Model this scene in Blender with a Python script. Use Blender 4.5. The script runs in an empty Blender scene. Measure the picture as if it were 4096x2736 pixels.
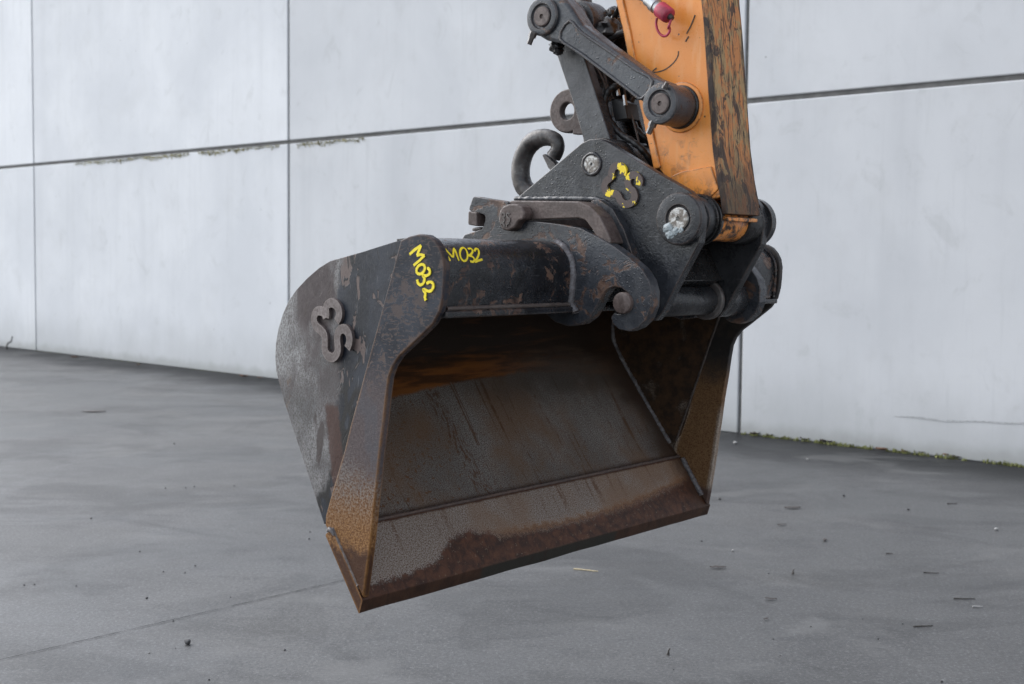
import bpy, bmesh, math, random
from mathutils import Vector, Matrix, noise as mnoise
R = math.radians
random.seed(7)
scn = bpy.context.scene

# ------------------------------------------------------------------ camera
FPX, PITCH, ROLL, CAM_H = 5360.97, 0.062905, 0.009358, 1.5     # focal length in pixels of the 4096 px wide photograph
cp, sp, cr, sr = math.cos(PITCH), math.sin(PITCH), math.cos(ROLL), math.sin(ROLL)
FWD = Vector((0, cp, -sp)); _u = Vector((0, sp, cp)); _r = Vector((1, 0, 0))
RGT = cr*_r + sr*_u; UPV = -sr*_r + cr*_u
CAM = Vector((0, 0, CAM_H))
cam_d = bpy.data.cameras.new('camera'); cam = bpy.data.objects.new('camera', cam_d)
scn.collection.objects.link(cam); scn.camera = cam
m = Matrix((RGT, UPV, -FWD)).transposed().to_4x4(); m.translation = CAM
cam.matrix_world = m
cam_d.sensor_width = 36; cam_d.lens = FPX/4096*36; cam_d.clip_end = 500; cam_d.clip_start = 0.05
cam_d.dof.use_dof = True; cam_d.dof.focus_distance = 3.75; cam_d.dof.aperture_fstop = 5.6

# ------------------------------------------------------------------ sky, sun, exposure
SUN_EL, SUN_AZ = 40, -62          # azimuth in degrees clockwise from +Y (the view direction): high on the left
world = bpy.data.worlds.new('World'); scn.world = world; world.use_nodes = True
wn = world.node_tree; bg = wn.nodes['Background']
sky = wn.nodes.new('ShaderNodeTexSky'); sky.sky_type = 'NISHITA'; sky.sun_disc = False
sky.sun_elevation = R(SUN_EL); sky.sun_rotation = R(SUN_AZ)
sky.air_density = 1.0; sky.dust_density = 1.2; sky.ozone_density = 1.0
hsv = wn.nodes.new('ShaderNodeHueSaturation'); hsv.inputs['Saturation'].default_value = 0.36
wn.links.new(sky.outputs[0], hsv.inputs['Color']); wn.links.new(hsv.outputs[0], bg.inputs[0]); bg.inputs[1].default_value = 0.15
sd = bpy.data.lights.new('sun', 'SUN'); sd.energy = 1.1; sd.angle = R(60); sd.color = (1.0, 0.99, 0.98)
sun = bpy.data.objects.new('sun', sd); scn.collection.objects.link(sun)
_d = Vector((math.sin(R(SUN_AZ))*math.cos(R(SUN_EL)), math.cos(R(SUN_AZ))*math.cos(R(SUN_EL)), math.sin(R(SUN_EL))))
sun.rotation_euler = _d.to_track_quat('Z', 'Y').to_euler(); sun.location = (-4, -3, 9)
scn.view_settings.view_transform = 'Standard'; scn.view_settings.look = 'None'
scn.view_settings.exposure = 1.2; scn.view_settings.gamma = 1.0; scn.view_settings.use_curve_mapping = False

# ------------------------------------------------------------------ frames: pixels of the photograph -> metres
WAZ = 0.668781                                       # azimuth of the bucket's width axis
WV = Vector((math.sin(WAZ), math.cos(WAZ), 0)); UV_ = Vector((math.cos(WAZ), -math.sin(WAZ), 0))
def ray(x, y): return FWD + RGT*((x-2048)/FPX) - UPV*((y-1368)/FPX)
_o = CAM + ray(1445, 2457)*3.3                       # near corner of the cutting edge, 3.3 m away
ORG = Vector((_o.x, _o.y, 0))
def inv(x, y, w):                                    # pixel on the plane across the machine at w -> (u, v)
    r = ray(x, y); t = ((ORG + WV*w - CAM).dot(WV))/r.dot(WV); p = CAM + r*t - ORG
    return (p.dot(UV_), p.z)
def gpt(x, y, z=0.0):                                # pixel -> point on the ground
    r = ray(x, y); return CAM + r*((z-CAM_H)/r.z)
class Zm:                                            # a crop of the photograph
    def __init__(s, x0, y0, k): s.x0, s.y0, s.k = x0, y0, k
    def px(s, p): return (s.x0+s.k*p[0], s.y0+s.k*p[1])
    def __call__(s, pts, w): return [inv(*s.px(p), w) for p in pts]
    def one(s, x, y, w): return inv(*s.px((x, y)), w)
DD = Zm(0, 0, 1.7452); Z1 = Zm(2000, 0, .5111); Z2 = Zm(1800, 500, .5963); Z3 = Zm(1050, 900, .574)
Z4 = Zm(1050, 1700, .5537); Z5 = Zm(2000, 1000, .5111); Z6 = Zm(2000, 1600, .5102); Z7 = Zm(1100, 1100, .3826)
WT = 1.686                                           # bucket width
# offsets along the width axis (outer faces)
WH, TH = 0.53, 0.04                                  # bucket ear plates
WC, TC = 0.625, 0.03                                 # coupler plates
WA = 0.720                                           # arm side plate
MIDW = .805                                          # middle plane of coupler and arm
def mir(w): return 2*MIDW - w
def mirb(w): return 1.672 - w                        # for the bucket's ears

# ------------------------------------------------------------------ node helper
class Mat:
    def __init__(s, name):
        s.m = bpy.data.materials.new(name); s.m.use_nodes = True; s.nt = s.m.node_tree
        s.b = s.nt.nodes['Principled BSDF']; s.co = s.nt.nodes.new('ShaderNodeTexCoord').outputs['Object']
    def n(s, t): return s.nt.nodes.new(t)
    def lk(s, inp, v):
        if v is None: return
        if hasattr(v, 'is_linked'): s.nt.links.new(v, inp)
        elif isinstance(v, (tuple, list)):
            inp.default_value = tuple(v)+(1,) if (len(v) == 3 and inp.type == 'RGBA') else tuple(v)
        else: inp.default_value = v
    def math(s, op, a, b=None, c=None, clamp=False):
        n = s.n('ShaderNodeMath'); n.operation = op; n.use_clamp = clamp
        for i, v in enumerate((a, b, c)): s.lk(n.inputs[i], v) if v is not None else None
        return n.outputs[0]
    def add(s, a, b): return s.math('ADD', a, b)
    def sub(s, a, b): return s.math('SUBTRACT', a, b)
    def mul(s, a, b): return s.math('MULTIPLY', a, b)
    def mx(s, a, b): return s.math('MAXIMUM', a, b)
    def mn(s, a, b): return s.math('MINIMUM', a, b)
    def vec(s, scale=(1, 1, 1), off=(0, 0, 0), rot=(0, 0, 0), src=None):
        n = s.n('ShaderNodeMapping'); s.lk(n.inputs[0], src or s.co)
        n.inputs['Location'].default_value = off; n.inputs['Rotation'].default_value = rot; n.inputs['Scale'].default_value = scale
        return n.outputs[0]
    def noise(s, scale, detail=4, rough=.55, dist=0, vec=None):
        n = s.n('ShaderNodeTexNoise'); s.lk(n.inputs['Vector'], vec or s.co)
        n.inputs['Scale'].default_value = scale; n.inputs['Detail'].default_value = detail
        n.inputs['Roughness'].default_value = rough; n.inputs['Distortion'].default_value = dist
        return n.outputs['Fac']
    def vor(s, scale, vec=None, feat='F1', rnd=1):
        n = s.n('ShaderNodeTexVoronoi'); n.feature = feat; s.lk(n.inputs['Vector'], vec or s.co)
        n.inputs['Scale'].default_value = scale; n.inputs['Randomness'].default_value = rnd
        return n.outputs['Distance']
    def mr(s, x, a, b, lo=0., hi=1.):
        n = s.n('ShaderNodeMapRange'); n.interpolation_type = 'SMOOTHSTEP'; s.lk(n.inputs[0], x)
        n.inputs[1].default_value = a; n.inputs[2].default_value = b; n.inputs[3].default_value = lo; n.inputs[4].default_value = hi
        return n.outputs[0]
    def mix(s, f, a, b):
        n = s.n('ShaderNodeMix'); n.data_type = 'RGBA'; s.lk(n.inputs[0], f); s.lk(n.inputs[6], a); s.lk(n.inputs[7], b)
        return n.outputs[2]
    def sep(s, src=None):
        n = s.n('ShaderNodeSeparateXYZ'); s.lk(n.inputs[0], src or s.co); return n.outputs
    def uv(s):
        return s.n('ShaderNodeUVMap').outputs[0]
    def curve(s, x, pts):                             # piecewise-linear value of x through (x, y) points
        n = s.n('ShaderNodeFloatCurve'); xs = [p[0] for p in pts]; x0, x1 = xs[0], xs[-1]; c = n.mapping.curves[0]
        ymax = max(p[1] for p in pts)
        for k, p in enumerate(pts):
            q = ((p[0]-x0)/(x1-x0), p[1]/ymax)
            if k == 0: c.points[0].location = q
            elif k == len(pts)-1: c.points[len(c.points)-1].location = q
            else: c.points.new(*q)
        n.mapping.update(); mr = s.n('ShaderNodeMapRange'); s.lk(mr.inputs[0], x); mr.inputs[1].default_value = x0; mr.inputs[2].default_value = x1
        s.nt.links.new(mr.outputs[0], n.inputs['Value']); return s.mul(n.outputs[0], ymax)
    def box(s, x, a, b, soft):                        # 1 between a and b
        return s.mul(s.mr(x, a-soft, a+soft), s.mr(x, b-soft, b+soft, 1, 0))
    def edge(s, rad=.005, lo=.002, hi=.06):           # worn edges
        bv = s.n('ShaderNodeBevel'); bv.samples = 4; bv.inputs[0].default_value = rad
        ge = s.n('ShaderNodeNewGeometry'); d = s.n('ShaderNodeVectorMath'); d.operation = 'DOT_PRODUCT'
        s.nt.links.new(bv.outputs[0], d.inputs[0]); s.nt.links.new(ge.outputs['Normal'], d.inputs[1])
        return s.mr(s.sub(1., d.outputs['Value']), lo, hi)
    def bump(s, h, strength=.3, dist=.002, nrm=None):
        n = s.n('ShaderNodeBump'); n.inputs['Strength'].default_value = strength; n.inputs['Distance'].default_value = dist
        s.lk(n.inputs['Height'], h)
        if nrm is not None: s.lk(n.inputs['Normal'], nrm)
        return n.outputs[0]
    def done(s, col, rough=.6, nrm=None, metal=0., spec=.5):
        s.lk(s.b.inputs['Base Color'], col); s.lk(s.b.inputs['Roughness'], rough); s.lk(s.b.inputs['Metallic'], metal)
        s.b.inputs['Specular IOR Level'].default_value = spec
        if nrm is not None: s.lk(s.b.inputs['Normal'], nrm)
        return s.m

# ------------------------------------------------------------------ materials
def mat_black(name, rust=.5, seed=0., grime=.4, gloss=.42, base=(.020, .0225, .028), lite=(.040, .044, .052), edge=True):
    s = Mat(name); co = s.vec(off=(seed, seed*1.7, -seed))
    big = s.noise(4, 4, .6, vec=co); mid = s.noise(16, 6, .68, .6, vec=co); fine = s.noise(120, 3, .6, vec=co); grit = s.noise(420, 2, .5, vec=co)
    paint = s.mix(s.mr(s.add(s.mul(big, .6), s.mul(s.noise(20, 5, .65, .4, vec=co), .4)), .40, .60), base, lite)
    paint = s.mix(s.mul(s.mr(s.noise(38, 5, .7, vec=s.vec((1, 1, .35), (seed, 3, 1))), .50, .72), grime), paint, (.085, .087, .092))
    rm = s.mr(mid, .70-.2*rust, .745-.2*rust)
    rcol = s.mix(s.mr(s.noise(50, 4, .6, vec=co), .35, .65), (.050, .027, .020), (.130, .078, .055))
    col = s.mix(rm, paint, rcol)
    scr = s.mr(s.noise(26, 2, .4, vec=s.vec((.6, .6, 16), (seed, 0, 2), (0, R(33), 0))), .71, .735)
    col = s.mix(s.mul(scr, .55), col, (.15, .15, .155))
    if edge:
        e = s.mul(s.edge(), s.mr(mid, .3, .62)); col = s.mix(s.mul(e, .85), col, s.mix(fine, (.07, .042, .032), (.15, .115, .095)))
    drops = s.mr(s.vor(95, vec=co), .10, .26, 1, 0); drops = s.mul(drops, s.mr(s.noise(11, 3, .6, vec=co), .46, .60)); lump = s.mul(s.noise(60, 4, .65, vec=co), s.mr(s.noise(7, 3, .6, vec=s.vec(off=(seed+4, 1, 2))), .50, .64))
    h = s.add(s.add(s.mul(rm, -.35), s.mul(fine, .40)), s.add(s.mul(grit, .25), s.add(s.mul(drops, .6), s.mul(lump, .7))))
    ro = s.add(s.add(s.mr(fine, .3, .7, gloss-.08, gloss+.10), s.mul(rm, .20)), s.mr(s.noise(6, 5, .65, .5, vec=s.vec(off=(2, seed, 5))), .35, .65, -.16, .12))
    return s.done(col, ro, s.bump(h, .65, .0024))

M = {}
M['black'] = mat_black('black_paint', .55, 3.1, .4, .34, (.013, .0145, .018), (.030, .033, .040))
M['black2'] = mat_black('black_paint_greasy', .12, 11.7, .3, .34, (.012, .0128, .015), (.030, .031, .034))
M['grease'] = mat_black('black_grease', .05, 21.2, .1, .3, (.006, .006, .0065), (.018, .0175, .018), False)
M['ear'] = mat_black('ear_paint', .80, 5.3, .4, .36, (.020, .0225, .028), (.042, .046, .054))
M['plate'] = mat_black('coupler_paint', .20, 8.8, .5, .30, (.012, .0132, .0165), (.032, .035, .041))
M['link'] = mat_black('link_paint', .5, 14.4, .3, .34, (.030, .033, .039), (.055, .060, .068))
M['tube'] = mat_black('tube_paint', .68, 2.4, .2, .24, (.006, .007, .009), (.018, .020, .025))
M['hlink'] = mat_black('h_link_paint', .30, 17.2, .7, .36, (.030, .032, .037), (.070, .073, .080))

def mat_brownsteel(name, a=(.075, .055, .05), b=(.14, .115, .105), seed=0, ro=.55):
    s = Mat(name); co = s.vec(off=(seed, 2*seed, 1))
    n1 = s.noise(14, 6, .7, .5, vec=co); n2 = s.noise(150, 3, .6, vec=co)
    col = s.mix(s.mr(n1, .36, .66), a, b); col = s.mix(s.mul(s.mr(n2, .42, .62), .5), col, (.05, .033, .028))
    e = s.edge(.006); col = s.mix(s.mul(e, .5), col, (.2, .17, .155))
    return s.done(col, s.mr(n2, .3, .7, ro-.08, ro+.15), s.bump(s.add(n1, s.mul(n2, .6)), .45, .0016))
M['brown'] = mat_brownsteel('brown_patina_steel', seed=1)
M['rail'] = mat_brownsteel('rail_steel', (.055, .040, .036), (.125, .095, .086), 5)
M['weld'] = mat_brownsteel('weld_bead_steel', (.055, .055, .06), (.16, .155, .165), 9, .42)
M['weld_dark'] = mat_brownsteel('dark_weld_bead_steel', (.028, .020, .018), (.07, .058, .05), 12, .5)
M['emblem'] = mat_brownsteel('emblem_steel', (.070, .054, .053), (.135, .112, .110), 15)
M['rust_bead'] = mat_brownsteel('rusty_weld_bead', (.022, .009, .006), (.07, .03, .016), 22, .6)
M['cast'] = mat_brownsteel('cast_steel', (.016, .0155, .016), (.105, .10, .097), 18, .36)

def mat_pin():
    s = Mat('bare_pin_steel'); n = s.noise(55, 6, .7, .8); f = s.noise(220, 2, .5)
    col = s.mix(s.mr(n, .42, .58), (.16, .14, .12), (.55, .55, .53)); col = s.mix(s.mr(f, .6, .7), col, (.05, .04, .035))
    return s.done(col, .5, s.bump(n, .3, .001), .15)
M['pin'] = mat_pin()
def mat_pinrust():
    s = Mat('rusty_pin_steel'); n = s.noise(60, 6, .7, .8)
    return s.done(s.mix(s.mr(n, .35, .65), (.055, .038, .033), (.13, .10, .09)), .5, s.bump(n, .3, .001))
M['pin_rust'] = mat_pinrust()

def speckle(s, vec=None, k=1.45):                      # pitted grey mill scale with rust pits
    g = s.noise(190*k, 3, .62, vec=vec); g2 = s.noise(520*k, 2, .55, vec=vec); b = s.noise(3.2, 4, .55, vec=vec)
    grey = s.mix(s.mr(b, .35, .65), (.135, .128, .118), (.20, .190, .178))
    f = s.mr(s.add(s.mul(g, .62), s.mul(g2, .38)), .44, .54)
    return grey, f, g, g2

def mat_strip():                                      # side cutter strip: dark paint on top, patina, rust at the bottom
    s = Mat('side_cutter_steel'); x, y, z = s.sep()
    n = s.noise(9, 5, .65, .5); n2 = s.noise(34, 6, .7, .4); f = s.noise(170, 3, .6); g2 = s.noise(420, 2, .5)
    paint = s.mix(s.mr(n, .35, .65), (.011, .0135, .020), (.031, .036, .048))
    chips = s.mr(s.add(n2, s.mul(s.sub(n, .5), .35)), .535, .575)
    scr = s.mr(s.noise(22, 3, .5, vec=s.vec((2.2, 1, 9), (0, 0, 0), (0, R(48), 0))), .60, .64)
    scr2 = s.mr(s.noise(20, 3, .5, vec=s.vec((2.2, 1, 9), (4, 0, 0), (0, R(-38), 0))), .61, .65)
    ch = s.mx(chips, s.mx(scr, scr2))
    lowp = s.mr(s.add(z, s.mul(s.sub(n, .5), .16)), 1.42, 1.18)
    ch = s.mul(ch, s.mr(lowp, 0, 1, .7, 1.))
    patina = s.mix(s.mr(f, .35, .65), (.060, .046, .047), (.100, .080, .080))
    top = s.mix(ch, paint, s.mix(n2, (.060, .042, .037), (.105, .078, .068)))
    fade = s.mr(s.add(z, s.mul(s.sub(n2, .5), .22)), 1.28, 1.12)
    col = s.mix(fade, top, patina)
    bluish = s.mul(s.mr(s.noise(12, 4, .6, vec=s.vec((1, 1, .4), (7, 0, 0))), .50, .62), .5)
    col = s.mix(s.mul(bluish, fade), col, (.066, .070, .082))
    # pitted grey then rusty bottom
    g1 = s.mr(s.add(z, s.mul(s.sub(n, .5), .2)), 1.02, .92)
    col = s.mix(s.mul(g1, s.mr(f, .45, .55)), col, (.165, .148, .135))
    g3 = s.mr(s.add(z, s.add(s.mul(s.sub(n2, .5), .10), s.mul(s.sub(f, .5), .35))), 1.0, .83)
    rust = s.mix(s.mr(s.add(s.mul(f, .6), s.mul(g2, .4)), .42, .58), (.10, .040, .012), (.25, .130, .050))
    col = s.mix(g3, col, rust)
    g4 = s.mr(s.add(z, s.mul(s.sub(n2, .5), .12)), .80, .76)
    col = s.mix(g4, col, s.mix(n2, (.030, .012, .006), (.075, .031, .014)))
    e = s.edge(.010, .002, .04); col = s.mix(s.mul(e, s.mr(n2, .3, .6, .3, .95)), col, s.mix(s.mr(z, 1.45, 1.05), (.085, .048, .032), (.22, .105, .032)))
    return s.done(col, s.mr(f, .3, .7, .40, .60), s.bump(s.add(s.mul(f, .6), s.mul(ch, -.4)), .45, .0014), spec=.26)
M['strip'] = mat_strip()

def mat_panel():                                      # near side panel: scraped bare towards the heel, painted towards the strip
    s = Mat('side_panel_steel'); x, y, z = s.sep()
    n = s.noise(7, 5, .62, .4); n2 = s.noise(30, 6, .7, .5); f = s.noise(260, 3, .62, vec=s.vec((1, 1, .55))); g2 = s.noise(480, 2, .5)
    paint = s.mix(s.mr(n, .35, .65), (.008, .0105, .016), (.024, .029, .040))
    blister = s.mr(s.noise(24, 3, .55, .8, vec=s.vec((1, 1, .55), (3, 0, 0))), .585, .61)
    rim = s.mul(s.mr(s.noise(24, 3, .55, .8, vec=s.vec((1, 1, .55), (3, 0, 0))), .555, .585), s.sub(1., blister))
    paint = s.mix(blister, paint, s.mix(n2, (.07, .052, .048), (.14, .108, .10)))
    paint = s.mix(s.mul(rim, .85), paint, (.008, .009, .011))
    scr = s.mr(s.noise(30, 2, .5, vec=s.vec((8, 1, .8), (0, 0, 0), (0, R(-24), 0))), .67, .70)
    paint = s.mix(s.mul(scr, .35), paint, (.16, .165, .175))
    # lower painted zone turns cracked and dark
    crk = s.mul(s.mr(s.vor(22, feat='DISTANCE_TO_EDGE', vec=s.vec((1, 1, .5))), .10, .16, 1, 0), s.mr(z, 1.20, 1.16))
    paint = s.mix(crk, paint, (.012, .012, .013))
    # boundary of the bare zone, leaning like the strip
    q = s.add(x, s.mul(s.sub(z, 1.2), .02)); q = s.add(q, s.mul(s.sub(n, .5), .10)); q = s.add(q, s.mul(s.sub(n2, .5), .05))
    q = s.sub(q, s.mul(s.mr(z, 1.34, 1.50), .02)); q = s.sub(q, s.mul(s.mr(z, 1.02, .80), -.09))
    bare = s.mr(q, -.10, -.125)
    brn = s.mix(s.mr(n2, .3, .7), (.036, .027, .029), (.066, .054, .056))
    pit = s.mr(s.add(s.mul(f, .6), s.mul(g2, .4)), .455, .535)
    mottled = s.mix(s.mr(pit, 0, 1, .35, 1.), (.036, .027, .022), s.mix(s.mr(n, .3, .7), (.10, .101, .104), (.26, .26, .262)))
    col = s.mix(s.mr(s.noise(6, 4, .6, vec=s.vec((1, 1, .45), (5, 0, 2))), .42, .56), mottled, brn)
    low = s.mr(s.add(z, s.mul(s.sub(n, .5), .35)), 1.22, 1.05); col = s.mix(s.mul(low, .8), col, mottled)
    drk = s.mr(s.noise(11, 3, .5, vec=s.vec((1, 1, .4), (2, 0, 6))), .63, .68); col = s.mix(s.mul(drk, .85), col, (.040, .030, .029))
    rst = s.mr(s.noise(9, 5, .7, vec=s.vec((1, 1, .5), (9, 0, 1))), .58, .68); col = s.mix(s.mul(rst, .6), col, (.10, .058, .030))
    col = s.mix(bare, paint, col)
    # red-brown sheet of rust below the emblem
    rb = s.mul(s.box(s.add(x, s.mul(s.sub(n2, .5), .03)), -.150, -.060, .007), s.mr(s.add(z, s.mul(s.sub(n2, .5), .04)), 1.135, 1.120))
    rb = s.mul(rb, s.mr(z, .80, .84))
    tilt = s.add(x, s.mul(s.sub(z, 1.12), .22))
    rb = s.mul(s.box(s.add(tilt, s.mul(s.sub(n2, .5), .03)), -.152, -.100, .006), s.mr(s.add(z, s.mul(s.sub(n2, .5), .05)), 1.135, 1.12))
    col = s.mix(s.mul(rb, .92), col, s.mix(s.mr(f, .3, .7), (.034, .016, .013), (.062, .032, .026)))
    h = s.add(s.mul(f, .6), s.mul(blister, -.5))
    return s.done(col, s.mr(f, .3, .7, .40, .60), s.bump(h, .5, .0015), spec=.2)
M['panel'] = mat_panel()

LENC_ = .1943                                          # length of the cutting edge plate
def mat_shell():                                      # bucket inside: UV = (metres up from the lip along the plate, metres across)
    s = Mat('bucket_floor_steel'); uvv = s.uv(); x, y, z = s.sep(uvv)
    n = s.noise(5, 5, .6, .4, vec=uvv); n2 = s.noise(24, 6, .7, .4, vec=uvv); n3 = s.noise(80, 4, .65, vec=uvv)
    grey, f, g, g2 = speckle(s, uvv)
    col = s.mix(s.mr(f, 0, 1, .08, 1.), (.040, .019, .010), grey)
    left = s.mr(y, .15, .95, 1, .25)
    spots = s.mul(s.mr(s.noise(62, 3, .55, vec=uvv), .60, .64), left); col = s.mix(spots, col, (.088, .032, .010))
    rtone = s.mul(s.mr(s.noise(3.4, 4, .6, vec=s.vec((1, 1, 1), (3, 1, 0), src=uvv)), .42, .66), .65); col = s.mix(rtone, col, (.115, .062, .030))
    stv = s.vec((1.1, 24, 1), (0, 0, 0), (0, 0, R(-3)), src=uvv)
    st = s.mul(s.mr(s.noise(1.6, 4, .6, .1, vec=stv), .585, .66), s.mr(n2, .36, .54)); col = s.mix(s.mul(st, .85), col, (.062, .026, .009))
    for yc, wd_, op_ in ((.60, .030, .75), (.88, .007, .55), (1.06, .006, .5)):                # heavy runs
        yy = s.add(y, s.mul(x, .10)); run = s.mul(s.box(s.add(yy, s.mul(s.sub(n2, .5), .05)), yc-wd_+.045, yc+wd_+.045, wd_*.5), s.mr(s.noise(85, 4, .6, vec=s.vec((.45, 1.2, 1), src=uvv)), .50, .57)); col = s.mix(s.mul(run, op_), col, (.060, .023, .008))
    top = s.curve(y, [(0, .500), (.35, .535), (.7, .56), (1.1, .575), (1.7, .50)])
    w1 = s.add(s.sub(x, top), s.add(s.mul(s.sub(n, .5), .035), s.mul(s.sub(n2, .5), .022)))
    smoke = s.mul(s.mr(s.add(w1, s.mul(s.sub(n, .5), .30)), -.16, .0), s.mr(y, .45, 1.2, .25, .9)); col = s.mix(s.mul(smoke, .8), col, (.036, .027, .021))
    hz = s.noise(3, 5, .62, .3, vec=s.vec((11, 1.1, 1), src=uvv))
    oc = s.mix(s.mr(hz, .40, .62), (.150, .052, .010), (.050, .018, .005))
    band = s.mul(s.mr(w1, -.004, .010), s.mr(y, .80, 1.30, 1, .15)); col = s.mix(band, col, oc)
    dark = s.mix(s.mr(hz, .52, .70), (.017, .0095, .0055), (.066, .026, .008))
    col = s.mix(s.mr(s.add(w1, s.mul(s.sub(hz, .5), .12)), .035, .10), col, dark)
    foot = s.mr(s.add(x, s.mul(s.sub(n2, .5), .02)), LENC_+.026, LENC_+.004); col = s.mix(s.mul(foot, .85), col, (.030, .014, .008))
    side = s.mr(s.add(y, s.mul(s.sub(n, .5), .25)), 1.45, 1.62); col = s.mix(s.mul(side, .85), col, (.032, .018, .011))
    return s.done(col, s.mr(g, .3, .7, .55, .75), s.bump(s.add(g, s.mul(g2, .5)), .4, .0013), spec=.2)
M['shell'] = mat_shell()

def mat_lip():                                        # cutting edge plate
    s = Mat('cutting_edge_steel'); uvv = s.uv(); x, y, z = s.sep(uvv)
    n = s.noise(4.2, 5, .6, .3, vec=s.vec((1, 1, 1), (2.3, .2, 0), src=uvv)); n2 = s.noise(26, 6, .7, .5, vec=uvv); n3 = s.noise(70, 4, .65, vec=uvv)
    grey, f, g, g2 = speckle(s, uvv)
    base = s.mix(f, (.078, .038, .019), s.mix(n, (.225, .195, .17), (.315, .285, .255)))
    warm = s.mul(s.mr(s.noise(3, 4, .6, vec=s.vec(off=(5, 2, 0), src=uvv)), .40, .64), .6); base = s.mix(warm, base, (.165, .092, .048))
    stv = s.vec((1.4, 19, 1), (0, 0, 0), (0, 0, R(-4)), src=uvv)
    st = s.mul(s.mr(s.noise(1.5, 5, .65, .15, vec=stv), .53, .66), s.mul(s.mr(s.add(x, s.mul(s.sub(n2, .5), .14)), .07, .15), s.mr(n3, .36, .52))); base = s.mix(s.mul(st, .75), base, (.088, .038, .013))
    lim = s.curve(y, [(0, .040), (.16, .040), (.28, .050), (.37, .092), (.44, .110), (.52, .098), (.60, .075), (.80, .064), (1.05, .062), (1.25, .070), (1.45, .088), (1.70, .120)])
    q = s.sub(x, lim); q = s.add(q, s.add(s.mul(s.sub(n2, .5), -.055), s.mul(s.sub(n3, .5), -.035))); q = s.add(q, s.mul(s.sub(f, .5), .012))
    wet = s.mr(q, .006, -.006); rim = s.mul(s.box(q, .002, .018, .008), s.mr(y, .40, .75, 0, .9))
    dk = s.mix(s.mr(n2, .35, .68), (.028, .0105, .0055), (.092, .034, .015)); dk = s.mix(s.mul(s.mr(n3, .60, .66), s.mr(g, .45, .55)), dk, (.17, .12, .085))
    col = s.mix(rim, base, (.16, .078, .034)); col = s.mix(wet, col, dk)
    back = s.mr(s.add(x, s.mul(s.sub(n2, .5), .010)), LENC_-.013, LENC_-.006); col = s.mix(back, col, s.mix(n3, (.030, .012, .007), (.075, .030, .014)))
    side = s.mr(s.add(y, s.mul(s.sub(n2, .5), .1)), 1.56, 1.66); col = s.mix(s.mul(side, .85), col, (.042, .021, .012))
    fr = s.mr(x, .004, -.004); scraped = s.mul(s.box(s.add(y, s.mul(s.sub(n2, .5), .05)), .46, 1.12, .01), s.mr(n2, .3, .45))
    fc = s.mix(scraped, s.mix(s.mr(n2, .3, .7), (.026, .012, .007), (.058, .027, .015)), s.mix(n2, (.016, .015, .012), (.034, .031, .025)))
    col = s.mix(fr, col, fc)
    return s.done(col, s.mix(wet, s.mr(g, .3, .7, .5, .68), (.5, .5, .5)), s.bump(s.add(g, s.mul(g2, .5)), .4, .0013), spec=.25)
M['lip'] = mat_lip()

def mat_inner_side():
    s = Mat('far_side_inner_steel'); x, y, z = s.sep(); n = s.noise(8, 5, .62, .4); n2 = s.noise(28, 6, .7); grey, f, g, g2 = speckle(s)
    col = s.mix(s.mr(n2, .35, .65), (.022, .014, .010), (.060, .032, .016))
    patch = s.mul(s.mr(s.add(n, s.mul(s.sub(z, 1.05), -.25)), .54, .66), f); col = s.mix(s.mul(patch, .8), col, (.16, .135, .115))
    return s.done(col, .6, s.bump(g, .4, .0012), spec=.25)
M['inner_side'] = mat_inner_side()
def mat_far_strip():
    s = Mat('far_side_cutter_steel'); x, y, z = s.sep(); n = s.noise(8, 5, .62, .4); n2 = s.noise(28, 6, .7); grey, f, g, g2 = speckle(s)
    low = s.mix(f, (.085, .036, .011), (.20, .115, .052)); hi = s.mix(s.mr(n2, .4, .7), (.014, .013, .013), (.04, .030, .025))
    col = s.mix(s.mr(s.add(z, s.mul(s.sub(n, .5), .22)), 1.18, 1.05), hi, low)
    e = s.edge(.022, .0005, .02); col = s.mix(s.mul(s.mul(e, s.mr(f, 0, 1, .4, 1.)), s.mr(z, 1.02, .96)), col, (.40, .36, .31))
    col = s.mix(s.mr(s.add(z, s.mul(s.sub(n2, .5), .06)), .74, .70), col, (.06, .034, .026))
    return s.done(col, .55, s.bump(g, .4, .0012))
M['far_strip'] = mat_far_strip()

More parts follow.
